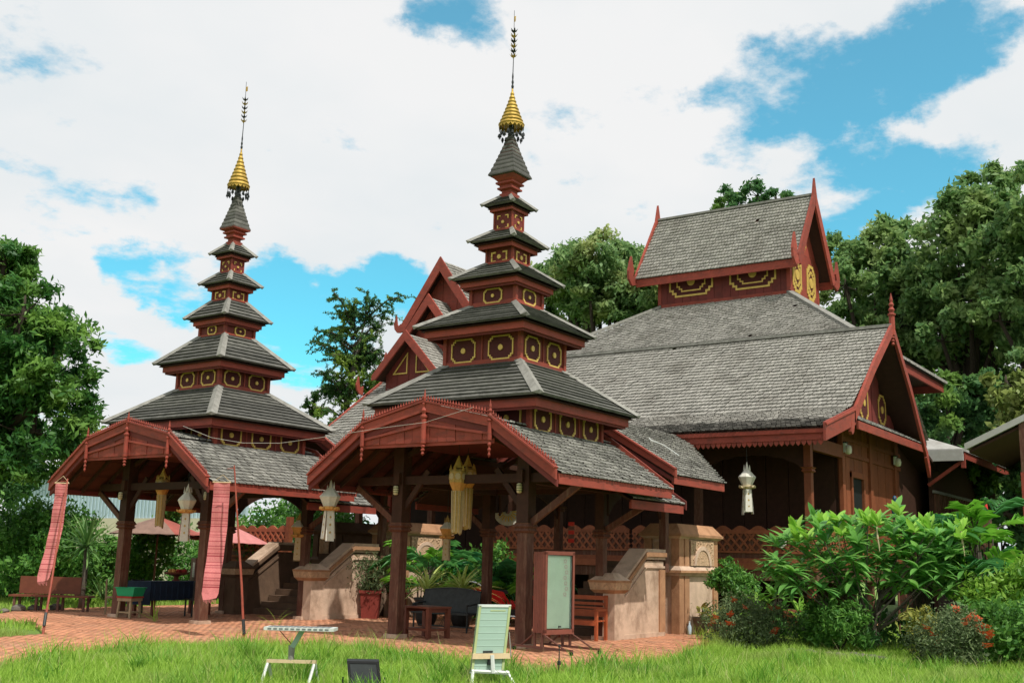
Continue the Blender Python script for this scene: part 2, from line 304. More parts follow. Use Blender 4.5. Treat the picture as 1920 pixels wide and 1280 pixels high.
def stepped(hw, hh, s):
    q = [(hw,hh-2*s),(hw-s,hh-2*s),(hw-s,hh-s),(hw-2*s,hh-s),(hw-2*s,hh)]
    out = list(q) + [(-x,y) for x,y in q[::-1]] + [(-x,-y) for x,y in q] + [(x,-y) for x,y in q[::-1]]
    return out
def medallion(parent, org, ex, nrm, hw, hh, s, wd=.035, disc=.07, double=False, panel=True):
    org, ex, nrm = V3(org), V3(ex), V3(nrm); ez = V3((0,0,1))
    P = lambda x, z, d=0: org+ex*x+ez*z+nrm*d
    if panel: MB().prism([P(x,z,.002) for x,z in stepped(hw-wd*.5,hh-wd*.5,s)], nrm*.006).build('medallion_panel', M['panel'], parent)
    MB().ring([P(x,z,.0) for x,z in stepped(hw,hh,s)], [P(x,z,.0) for x,z in stepped(hw-wd,hh-wd,s)], nrm*.025).build('medallion_ring', M['gold'], parent)
    if double:
        k = .66; MB().ring([P(x,z,.0) for x,z in stepped(hw*k,hh*k,s*.8)], [P(x,z,.0) for x,z in stepped(hw*k-wd*.7,hh*k-wd*.7,s*.8)], nrm*.025).build('medallion_inner_ring', M['gold'], parent)
    n = 14; MB().prism([P(disc*math.cos(2*PI*i/n),disc*1.05*math.sin(2*PI*i/n),.005) for i in range(n)], nrm*.03).build('medallion_disc', M['gold'], parent)
def corners(parent, org, ex, nrm, hw, hh, l, wd):
    org, ex, nrm = V3(org), V3(ex), V3(nrm); ez = V3((0,0,1)); P = lambda x, z: org+ex*x+ez*z
    for sx in (-1,1):
        for sz in (-1,1):
            MB().prism([P(sx*hw,sz*hh),P(sx*(hw-l),sz*hh),P(sx*(hw-l),sz*(hh-wd)),P(sx*(hw-wd),sz*(hh-wd)),P(sx*(hw-wd),sz*(hh-l)),P(sx*hw,sz*(hh-l))], nrm*.02).build('gold_corner', M['gold'], parent)
    n = 12; MB().prism([P(wd*1.5*math.cos(2*PI*i/n),wd*1.5*math.sin(2*PI*i/n)) for i in range(n)], nrm*.025).build('medallion_disc', M['gold'], parent)
def spindle(zb, zt, r, drop=0):
    h = zt-zb
    p = [(r*.9,zb),(r*.9,zb+h*.45),(r*1.25,zb+h*.47),(r*1.25,zb+h*.5),(r*.6,zb+h*.53),(r*1.05,zb+h*.6),(r*.5,zb+h*.66),(r*.85,zb+h*.72),(r*.4,zb+h*.78),(r*.55,zb+h*.83),(r*.05,zt)]
    if drop: p = [(r*.1,zb-drop),(r*.6,zb-drop*.85),(r*.35,zb-drop*.7),(r*.75,zb-drop*.55),(r*.35,zb-drop*.42),(r*.8,zb-drop*.25),(r*.4,zb-drop*.1)]+p
    return p

# ------------------------------------------------------------------ the setting: ground, paving, lawn
def lawn():
    g = MB().box(-400,400,-400,400,-.6,-.03).build('ground', M['soil'], kind='structure')
    return g
lawn()
PAVE = [(-14.5,-.9),(-11.5,.6),(-10.8,1.0),(-9.26,1.9),(-6.64,2.5),(-4.6,.9),(-4.9,-1.89),(-5.5,-3.9),(-5.2,-5.1),(-3.5,-5.2),(-1.0,-4.9),(1.0,-4.6),(3.6,-3.6),(5.6,-2.3),(8.2,-1.7),
        (8.2,15.6),(-1.0,15.0),(-2.6,14.2),(-5.5,11.2),(-5.0,9.5),(-6.4,6.6),(-8.4,6.0),(-17,7.5)]
def inpoly(x, y, P):
    x = np.asarray(x); y = np.asarray(y); r = np.zeros(x.shape, bool); j = len(P)-1
    for i in range(len(P)):
        xi, yi = P[i]; xj, yj = P[j]
        if yi != yj: r ^= ((yi > y) != (yj > y)) & (x < (xj-xi)*(y-yi)/(yj-yi)+xi)
        j = i
    return r
pav = bpy.data.objects.new('paving', MB().add([(x,y,-.012) for x,y in PAVE], [tuple(range(len(PAVE)))]).mesh('paving', M['mortar'])); C.objects.link(pav); pav['kind'] = 'structure'
def bricks():
    r = np.random.RandomState(3); L_, W_ = .215, .105; V = []; F = []
    xs = np.arange(-17, 8.4, W_+.008); ys = np.arange(-5.5, 15.8, L_+.008)
    X, Y = np.meshgrid(xs, ys, indexing='ij'); Y = Y + (np.arange(len(xs)) % 2)[:,None]*(L_/2)
    X = X.ravel(); Y = Y.ravel(); k = inpoly(X, Y, PAVE); X = X[k]; Y = Y[k]; n = len(X)
    tz = (r.rand(n, 4)-.5)*.005 + ((r.rand(n)-.5)*.006)[:,None] + .004
    dx = W_/2-.002; dy = L_/2-.002
    c = np.array([(-1,-1),(1,-1),(1,1),(-1,1)])
    top = np.stack([X[:,None]+c[:,0]*dx, Y[:,None]+c[:,1]*dy, tz], -1); bot = top.copy(); bot[...,2] = -.03
    V = np.concatenate([top, bot], 1).reshape(-1,3); b = (np.arange(n)*8)[:,None]
    F = np.concatenate([b+np.array([[0,1,2,3]]), b+np.array([[0,4,5,1]]), b+np.array([[1,5,6,2]]), b+np.array([[2,6,7,3]]), b+np.array([[3,7,4,0]])], 0)
    obj('brick', npmesh('brick', V, F, M['brick']), pav, 'stuff')
bricks()
def rot2(x, y): # camera-side frame -> scene frame (a rotation about the camera foot)
    c, s = math.cos(-YAW), math.sin(-YAW); return -20.16+x*c-y*s, -14.11+x*s+y*c
def blades(name, label, X, Y, hmin, hmax, wd, m, seed):
    r = np.random.RandomState(seed); n = len(X); a = r.rand(n)*2*PI; h = hmin+(hmax-hmin)*r.rand(n)**1.6
    cl = np.sin(X*2.1+1.3*np.sin(Y*1.7))*np.sin(Y*2.6+X*.6); h = h*(1+.45*cl); lean = h*(.25+.6*r.rand(n)); t = r.rand(n)*2*PI
    dx, dy = np.cos(a)*wd, np.sin(a)*wd; lx, ly = np.cos(t)*lean, np.sin(t)*lean; z0 = np.full(n, -.03)
    P = [np.stack([X-dx,Y-dy,z0],-1), np.stack([X+dx,Y+dy,z0],-1), np.stack([X+dx*.8+lx*.35,Y+dy*.8+ly*.35,h*.6],-1), np.stack([X-dx*.8+lx*.35,Y-dy*.8+ly*.35,h*.6],-1), np.stack([X+lx,Y+ly,h],-1)]
    V = np.stack(P, 1).reshape(-1,3); b = (np.arange(n)*5)[:,None]
    F = np.concatenate([b+np.array([[0,1,2]]), b+np.array([[0,2,3]]), b+np.array([[3,2,4]])], 0)
    o = obj(name, npmesh(name, V, F, m)); tag(o, label, 'grass'); o['kind'] = 'stuff'; return o
def scatter(n, x0, x1, y0, y1, seed, pave=True, margin=.0):
    r = np.random.RandomState(seed); x = x0+(x1-x0)*r.rand(n); y = y0+(y1-y0)*r.rand(n); X, Y = rot2(x, y)
    k = ~inpoly(X+.0, Y, PAVE); return X[k], Y[k]
X, Y = scatter(260000, -11, 12.5, 12.5, 22.5, 1); blades('grass', 'uneven bright green grass in front of the brick paving', X, Y, .05, .21, .006, L['grass'], 1)
X, Y = scatter(70000, 3, 16, 21, 31, 2); k = (Y < -3.4) | (X > 8.4); blades('grass', 'grass under the shrubs on the right of the paving', X[k], Y[k], .06, .2, .008, L['grass'], 2)
X, Y = scatter(40000, -18, -4, 24, 44, 4); blades('grass', 'strip of grass beyond the paving on the left', X, Y, .05, .16, .012, L['grass'], 4)
rw = np.random.RandomState(21); wx = []; wy = []
for k in range(150):
    a, b = rw.uniform(-10,11), rw.uniform(13.2,20.5); m_ = rw.randint(30,150); g = rw.uniform(.05,.28); wx += list(a+rw.randn(m_)*g); wy += list(b+rw.randn(m_)*g)
X, Y = rot2(np.array(wx), np.array(wy)); k = ~inpoly(X, Y, PAVE); blades('weeds', 'scattered tufts of taller darker weeds in the front grass', X[k], Y[k], .12, .36, .010, L['weed'], 6)
k = rw.randint(0, X.size, 1500); k = k[~inpoly(X[k], Y[k], PAVE)]; blades('dry_stalks', 'thin straw-coloured seed stalks standing above the front grass', X[k]+rw.randn(k.size)*.5, Y[k]+rw.randn(k.size)*.5, .22, .46, .003, L['straw'], 7)
rl = np.random.RandomState(33); lx = rl.uniform(-10,7,900); ly = rl.uniform(-5,14,900); k = inpoly(lx, ly, PAVE); lx = lx[k]; ly = ly[k]; V = []; F = []
for a, b in zip(lx, ly):
    t = rl.rand()*6.28; q = rl.uniform(.025,.06); c, s_ = math.cos(t)*q, math.sin(t)*q; o = len(V); V += [(a-c,b-s_,.012),(a-s_*.45,b+c*.45,.022),(a+c,b+s_,.014),(a+s_*.45,b-c*.45,.020)]; F.append((o,o+1,o+2,o+3))
o = obj('fallen_leaves', npmesh('fallen_leaves', V, F, L['litter'])); tag(o, 'dry brown and yellow leaves scattered over the brick paving', 'leaves'); o['kind'] = 'stuff'
# ragged weeds that lean over the paving edge
r_ = np.random.RandomState(9); ed = []
for i in range(0, 13):
    a, b = np.array(PAVE[i]), np.array(PAVE[i+1])
    for q in range(int(np.linalg.norm(b-a)*130)): ed.append(a+(b-a)*r_.rand()+r_.randn(2)*.16)
ed = np.array(ed); blades('grass', 'ragged fringe of taller grass along the paving edge', ed[:,0], ed[:,1], .08, .34, .006, L['grass'], 5)

# ------------------------------------------------------------------ pavilions with stepped towers
def tower_roof(t, a, b, ze, wa, wb, zt, n, hipw, face_h, seed):
    r = random.Random(seed)
    root = MB().add([(-a+.05,-b+.05,ze-.06),(a-.05,-b+.05,ze-.06),(a-.05,b-.05,ze-.06),(-a+.05,b-.05,ze-.06),(-wa,-wb,zt-.03),(wa,-wb,zt-.03),(wa,wb,zt-.03),(-wa,wb,zt-.03)],
             [(3,2,1,0),(0,1,5,4),(1,2,6,5),(2,3,7,6),(3,0,4,7)]).build('tier_roof', M['dark'], t)
    B = [V3((-a,-b,ze)),V3((a,-b,ze)),V3((a,b,ze)),V3((-a,b,ze))]; T = [V3((-wa,-wb,zt)),V3((wa,-wb,zt)),V3((wa,wb,zt)),V3((-wa,wb,zt))]
    for i in range(4):
        j = (i+1) % 4; b0, b1, t0, t1 = B[i], B[j], T[i], T[j]
        nr = (b1-b0).cross(t0-b0).normalized()
        if nr.z < 0: nr = -nr
        for k in range(n):
            f0, f1 = k/n, min(1, (k+1.15)/n); ja, jb = r.uniform(.85,1.2), r.uniform(.85,1.2); th = .045
            q = [lerp(b0,t0,f0)+nr*th*ja, lerp(b1,t1,f0)+nr*th*jb, lerp(b1,t1,f1)+nr*.006, lerp(b0,t0,f1)+nr*.006]
            l = [lerp(b0,t0,f0)-nr*.012, lerp(b1,t1,f0)-nr*.012]
            MB().add(q+l, [(0,1,2,3),(4,5,1,0),(4,0,3),(5,2,1)]).build('roof_plank', M['plank'], root)
        # hip board folded over the corner
        d = (t0-b0).normalized(); m0 = nr; pr = (B[i-1]-b0).cross(T[i]-b0).normalized(); pr = pr if pr.z > 0 else -pr
        bis = (nr+pr).normalized(); sd = d.cross(bis).normalized(); e0 = b0-d*.05+bis*.075; e1 = t0+bis*.03+d*.01; w2 = hipw/2
        s0 = (b1-b0).normalized(); s1 = (B[i-1]-b0).normalized()
        def pt(p, f, nn, dz): return p + f*w2*1.1 + nn*dz
        MB().add([b0-d*.07+bis*.11, pt(b0-d*.04, s0, nr, .062), pt(t0, s0, nr, .03), t0+bis*.07, pt(t0, s1, pr, .03), pt(b0-d*.04, s1, pr, .062), b0-d*.07+bis*.02],
                 [(0,1,2,3),(0,3,4,5),(0,6,1),(0,5,6)]).build('hip_board', M['hip'], root)
    ia, ib = a-.13*min(1,a/.6), b-.13*min(1,b/.6); zt_, zb_ = ze-.035, ze-.035-face_h
    for i, (p, q) in enumerate((((-ia,-ib),(ia,-ib)),((ia,-ib),(ia,ib)),((ia,ib),(-ia,ib)),((-ia,ib),(-ia,-ib)))):
        d = V3((q[0]-p[0],q[1]-p[1],0)).normalized(); nn = V3((d.y,-d.x,0)); P, Q = V3((*p,zb_)), V3((*q,zb_))
        MB().prism([P-nn*.04+d*.04,P+nn*.0,Q+nn*.0,Q-nn*.04-d*.04], (0,0,face_h)).build('eave_board', M['red'], root)
        if a > .7: MB().prism([P-nn*.09+d*.1+V3((0,0,-.05)),P-nn*.05+d*.05+V3((0,0,-.05)),Q-nn*.05-d*.05+V3((0,0,-.05)),Q-nn*.09-d*.1+V3((0,0,-.05))], (0,0,.05+face_h)).build('eave_moulding', M['maroon'], root)
    return root
def tower_wall(t, a, b, z0, z1, cnt, kind, hh=None, zc=None):
    root = MB().box(-a,a,-b,b,z0-.15,z1+.08).build('tower_wall', M['maroon'], t)
    p = min(.09, a*.16)
    for sx in (-1,1):
        for sy in (-1,1): MB().box(sx*a-p/2,sx*a+p/2,sy*b-p/2,sy*b+p/2,z0-.1,z1).build('corner_post', M['red'], root)
    for n, e, ln, dd in (((0,-1,0),(1,0,0),a,b),((-1,0,0),(0,-1,0),b,a),((1,0,0),(0,1,0),b,a),((0,1,0),(-1,0,0),a,b)):
        n, e = V3(n), V3(e); o = n*dd
        q = o-e*(ln-p/2); q2 = o+e*(ln-p/2)
        MB().bar(V3((*q.xy,z0+.03))+n*.012, V3((*q2.xy,z0+.03))+n*.012, .03, .12 if a > .5 else .05).build('base_rail', M['red'], root)
        for k in range(cnt):
            x = (k-(cnt-1)/2)*(2*ln/cnt)
            if cnt > 1 and k: MB().bar(o+e*(x-ln/cnt)+V3((0,0,z0)), o+e*(x-ln/cnt)+V3((0,0,z1)), .035, .05, e).build('divider', M['red'], root)
            c = o+e*x+n*.004+V3((0,0,zc))
            if kind == 'ring': medallion(root, c, e, n, min(ln/cnt*.66, hh*1.5), hh, hh*.17, .038 if a > 1 else .03, hh*.23)
            elif kind == 'corner': corners(root, c, e, n, ln*.62, hh, ln*.36, ln*.1)
    return root
def pavilion(label, T, zt, loc, rz, zs, v0=0.0):
    t = thing('pavilion', label, 'pavilion', loc, rz, 'pavilions with stepped tower roofs')
    # stepped tower
    tower_wall(t, 1.48, 1.68, 4.25, 4.95, 3, 'ring', .27, 4.6)
    ns = [10, 7, 5, 4, 4]; hw = [.27,.20,.15,.12,.10]; fh = [.19,.17,.14,.12,.09]
    for i in range(5):
        (a,b,ze),(wa,wb,zz) = T[2*i],T[2*i+1]
        tower_roof(t, a, b, ze, wa, wb, zz, ns[i], hw[i], fh[i], i*7+int(loc[1]))
        if i < 4:
            za = T[2*i+2][2]; cnt, kd = ((2,'ring'),(1,'ring'),(1,'corner'),(1,'corner'))[i]
            h_ = (za-.19-zz)
            tower_wall(t, wa, wb, zz, za, cnt, kd, h_*.42, zz+h_*.5+.01)
    za, zb = T[9][2], T[10][2]; wn = T[9][0]
    MB().lathe([(wn+.03,za-.1),(wn+.03,za+.08),(wn-.01,za+.11),(wn-.01,za+.17),(wn+.07,za+.19),(wn+.07,za+.23),(wn+.03,za+.25),(wn+.03,za+.29),(wn+.10,za+.32),(wn+.10,za+.36),(wn+.06,za+.38),(wn+.16,zb-.05),(wn+.17,zb)], sq=True).build('spire_neck', M['red'], t)
    a6, b6 = T[10][0], T[10][1]; zp = zt[0]
    sp = MB().lathe([(a6*.93,zb),(.05,zp+.02)], sq=True).build('spire_roof', M['dark'], t)
    n = 9; aa = (a6+b6)/2
    for k in range(n):
        f = (k/n)**.92; f1 = ((k+1)/n)**.92; r0 = aa*(1-f)**1.12+.065*f; r1 = aa*(1-f1)**1.12+.065*f1; z0 = zb+(zp-zb)*f; z1 = zb+(zp-zb)*f1
        MB().lathe([(r0-.03,z0-.03),(r0+.008,z0-.02),(r0+.005,z0+.015),(r1-.015,z1+.01)], sq=True).build('spire_plank', M['plank'], sp)
    # gilded crown, bells and finial rod
    zg, zgt = zt[1], zt[2]; pr = []; N_ = 9
    for k in range(N_):
        f = k/N_; r = .28*(1-f)**1.25+.03; r2 = .28*(1-(k+1)/N_)**1.25+.026; z = zg+(zgt-zg)*f*.93; z2 = zg+(zgt-zg)*(k+1)/N_*.93
        pr += [(r,z),(r*1.02,z+(z2-z)*.25),(r2*1.06,z2-(z2-z)*.3),(r2*.9,z2-.005)]
    crown = MB().lathe(pr+[(.02,zgt)], 18).build('spire_crown', M['goldleaf'], t, True)
    for k in range(18):
        an = 2*PI*k/18; x, y = .29*math.cos(an), .29*math.sin(an); d = V3((-math.sin(an),math.cos(an),0))
        P = V3((x,y,zg+.03)); MB().prism([P-d*.06,P+d*.06,P+d*.045+V3((0,0,-.06)),P+V3((0,0,-.11)),P-d*.045+V3((0,0,-.06))], V3((x,y,0))*.03).build('crown_petal', M['goldleaf'], crown)
        l = .15+.09*((k*7)%5)/5
        MB().tube([P+V3((0,0,-.08)),P+V3((0,0,-l))], .006, 4).lathe([(.012,zg-l-.02),(.03,zg-l-.05),(.036,zg-l-.10),(.01,zg-l-.11)], 6, (x,y)).add([P+d*.02+V3((0,0,-l-.09)),P+d*.05+V3((.01,0,-l-.15)),P+V3((0,0,-l-.2)),P-d*.045+V3((0,.01,-l-.14))],[(0,1,2,3)]).build('crown_bell', M['iron'], crown)
    MB().lathe([(.06,zp-.05),(.09,zp+.02),(.05,zp+.1),(.07,zg-.05),(.05,zg+.05)], 8).build('crown_stem', M['iron'], t)
    top = zgt+2.02; rod = MB().tube([(0,0,zgt-.05),(0,0,zgt+.35),(.01,0,zgt+.9),(-.01,0,top)], [.022,.013,.009,.006], 6).build('finial_rod', M['iron'], t)
    MB().lathe([(.02,zgt-.02),(.035,zgt+.05),(.018,zgt+.1),(.03,zgt+.16),(.015,zgt+.22),(.022,zgt+.3),(.01,zgt+.42)], 8).build('finial_tip', M['iron'], rod)
    for k in range(6):
        z = zgt+.82+k*.13; mb = MB()
        for q in range(6):
            an = q*PI/3+k; c, s = math.cos(an), math.sin(an); mb.add([(0,0,z-.03),(c*.05-s*.03,s*.05+c*.03,z+.0),(c*.1,s*.1,z+.07),(c*.05+s*.03,s*.05-c*.03,z+.0)],[(0,1,2,3)])
        mb.lathe([(.01,z-.05),(.028,z-.02),(.01,z+.02)], 6).build('finial_leaf', M['iron' if k % 2 else 'goldleaf'], rod)
    MB().add([(0,0,top-.3),(.07,.01,top-.25),(.05,-.01,top-.12),(0,0,top-.15)],[(0,1,2,3)]).build('finial_vane', M['goldleaf'], rod)
    # lower gambrel roof, ridge running away from the gable
    uf, ub = -2.73, 1.98; za_, kn, zk, ev, ze = 4.80+zs, 1.66, 4.42+zs, 3.18, 3.36+zs
    roof = MB()
    for s in (-1,1):
        roof.prism([(uf,0,za_-.12),(uf,s*kn,zk-.12),(uf,s*kn,zk-.05),(uf,0,za_-.05)],(ub-uf,0,0))
        roof.prism([(uf,s*kn,zk-.12),(uf,s*ev,ze-.11),(uf,s*ev,ze-.04),(uf,s*kn,zk-.05)],(ub-uf,0,0))
    roof = roof.build('lower_roof', M['dark'], t)
    for s in (-1,1):
        shingle_part('roof_shingle', [((uf,s*(ev+.06),ze-.06),(ub,s*(ev+.06),ze-.06),(uf,s*kn,zk-.05),(ub,s*kn,zk-.05)), ((uf,s*kn,zk-.03),(ub,s*kn,zk-.03),(uf,0,za_-.03),(ub,0,za_-.03))], .15, .115, M['pshingle'], roof, seed=int(s+5), lift=.05)
        for k in range(11):   # boards under the steep slope
            f = (k+.5)/11; y = s*(kn+(ev-kn)*f); z = zk+(ze-zk)*f-.14; g = random.Random(k).uniform(-.008,.008)
            MB().bar((uf+.05,y,z+g),(ub-.05,y,z+g), .20, .03, (0,(ev-kn),s*(ze-zk))).build('ceiling_board', M['ceiling'], roof)
        MB().box(uf,ub,s*ev-.03,s*ev+.03,ze-.24,ze-.05).build('eave_board', M['red'], roof)
        MB().box(uf+.3,ub,s*ev-s*.14-.02,s*ev-s*.14+.02,ze-.22,ze-.12).build('eave_moulding', M['maroon'], roof)
    # gable: planked tympanum, barge boards, lace cresting, spindles
    g = MB().box(uf-.02,uf+.01,-kn-.05,kn+.05,3.93+zs,4.02+zs).build('gable_board', M['red'], t)
    n = 15
    for k in range(n):
        y0 = -kn+2*kn*k/n; y1 = y0+2*kn/n-.008; f = lambda y: za_-(za_-zk)*abs(y)/kn-.06; d = .006*((k*5)%3)
        MB().prism([(uf-.04-d,y0,4.0+zs),(uf-.04-d,y1,4.0+zs),(uf-.04-d,y1,f(y1)),(uf-.04-d,y0,f(y0))],(.03+d,0,0)).build('gable_plank', M['red'], g)
    for s in (-1,1):
        MB().bar((uf-.06,s*.05,4.36+zs),(uf-.06,s*(kn-.05),4.12+zs),.05,.05).build('gable_batten', M['red'], g)
        for (ya,zA),(yb,zB) in (((0,za_),(kn,zk)),((kn,zk),(ev+.02,ze))):
            P, Q = V3((uf-.05,s*ya,zA)), V3((uf-.05,s*yb,zB)); dn = V3((0,0,-.09))
            MB().prism([P+V3((0,0,.02)),Q+V3((0,0,.02)),Q+V3((0,0,-.17)),P+V3((0,0,-.17))],(-.06,0,0)).build('barge_board', M['red'], g)
            MB().prism([P+V3((.04,0,-.175)),Q+V3((.04,0,-.175)),Q+V3((.04,0,-.30)),P+V3((.04,0,-.30))],(-.05,0,0)).build('lower_barge_board', M['maroon'], g)
            MB().bar(P+V3((-.03,0,.045)),Q+V3((-.03,0,.045)),.13,.035,(1,0,0)).build('barge_cap', M['red'], g)
            ln = (Q-P).length; m_ = int(ln/.072); lace = MB()
            for k in range(1, m_):
                c = lerp(P,Q,k/m_)+V3((-.03,0,.06)); lace.lathe([(.022,c.z),(.012,c.z+.03),(.026,c.z+.055),(.012,c.z+.085),(.003,c.z+.125)], 5, (c.x,c.y))
            lace.bar(P+V3((-.03,0,.105)),Q+V3((-.03,0,.105)),.018,.016,(1,0,0)); lace.build('cresting', M['red'], g)
    for y, zb_, ztp, dr, r in ((0,3.98,5.10,.25,.062),(kn,3.98,4.78,.34,.05),(-kn,3.98,4.78,.34,.05)):
        MB().lathe(spindle(zb_+zs,ztp+zs,r,dr),10,(uf-.10,y)).build('finial_post', M['red'], g)
    # posts, capitals, beams, braces
    for u, v in ((-1.47,1.65),(-1.47,-1.65),(2.08,1.82),(2.08,-1.38)):
        front = u < 0; h = .122 if front else .095
        c = MB().box(u-h,u+h,v-h,v+h,.08,2.35).build('post', M['column'], t)
        MB().box(u-h-.06,u+h+.06,v-h-.06,v+h+.06,-.02,.085).build('post_base', M['stucco'], c)
        MB().lathe([(h+.01,2.24),(h+.06,2.28),(h+.03,2.33),(h+.07,2.37),(h+.04,2.42),(h+.045,2.44)],4,(u,v),sq=True).build('post_capital', M['column'], c)
        MB().box(u-h-.02,u+h+.02,v-h-.02,v+h+.02,2.43,4.2+zs).build('upper_post', M['dark'], c)
        s = 1 if v > 0 else -1
        MB().bar((u,v+s*.1,2.42),(u,s*(ev-.25),3.22+zs),.09,.13,(1,0,0)).build('brace', M['column'], c)
        if front: MB().bar((u,v-s*.1,2.75),(u,v-s*.75,3.55),.07,.12,(1,0,0)).build('inner_brace', M['dark'], c)
    for s in (-1,1): MB().box(-1.7,2.1,s*1.62-.07,s*1.62+.07,3.25+zs,3.5+zs).build('long_beam', M['dark'], t)
    for u in (-1.47,.3,2.08):
        MB().box(u-.06,u+.06,-2.9,2.9,3.26+zs,3.44+zs).build('cross_beam', M['dark'], t)
        for s in (-1,1): MB().bar((u,s*1.5,3.9),(u,s*.1,4.5),.08,.1).build('rafter', M['dark'], t)
    for k in range(9):
        u = -2.5+k*.55
        for s in (-1,1): MB().bar((u,s*(ev-.06),ze-.2),(u,s*kn,zk-.22),.06,.09).build('rafter', M['dark'], t)
    # tail roof at the back
    u0, u1 = .6, 3.15
    for s in (-1,1):
        rt_ = MB().prism([(u0,s*1.4,4.02+zs),(u0,s*2.92,3.02+zs),(u0,s*2.92,2.96+zs),(u0,s*1.4,3.9+zs)],(u1-u0,0,0)).build('tail_roof', M['dark'], t)
        shingle_part('roof_shingle', [((u0,s*2.96,3.04+zs),(u1,s*2.96,3.04+zs),(u0,s*1.4,4.06+zs),(u1,s*1.4,4.06+zs))], .15, .115, M['pshingle'], rt_, seed=3, lift=.05)
        MB().box(u0,u1-.04,s*2.92-.03,s*2.92+.03,2.84+zs,3.02+zs).build('eave_board', M['red'], rt_)
        MB().prism([(u1,s*1.4,4.16+zs),(u1,s*2.99,3.13+zs),(u1,s*2.99,2.93+zs),(u1,s*1.4,3.95+zs)],(.05,0,0)).build('barge_board', M['maroon'], rt_)
        MB().prism([(ub,s*.1,za_+.1),(ub,s*kn,zk+.1),(ub,s*(ev+.05),ze+.04),(ub,s*(ev+.05),ze-.12),(ub,s*kn,zk-.1),(ub,s*.1,za_-.1)],(.05,0,0)).build('back_barge_board', M['red'], roof)
    return t
T2 = [(2.063,2.275,4.97),(.892,1.019,5.928),(1.404,1.478,6.759),(.536,.61,7.337),(.891,.913,7.937),(.335,.361,8.363),(.659,.604,8.843),(.228,.253,9.178),(.436,.40,9.754),(.143,.139,10.015),(.37,.365,10.55)]
T1 = [(2.046,2.186,4.971),(.825,.854,5.933),(1.226,1.327,6.612),(.491,.519,7.41),(.768,.792,7.89),(.316,.335,8.421),(.537,.579,8.876),(.207,.224,9.232),(.403,.399,9.749),(.133,.125,10.06),(.27,.32,10.533)]
pav2 = pavilion('nearer open red pavilion with a stepped tower, sheltering benches and the red scooter', T2, (11.569,11.825,12.777), (0,0,0), 0, 0.0)
pav1 = pavilion('farther open red pavilion with a stepped tower, beside the big left tree and the parasols', T1, (11.512,11.776,12.90), (-.40,9.02,0), -.0283, -.02)

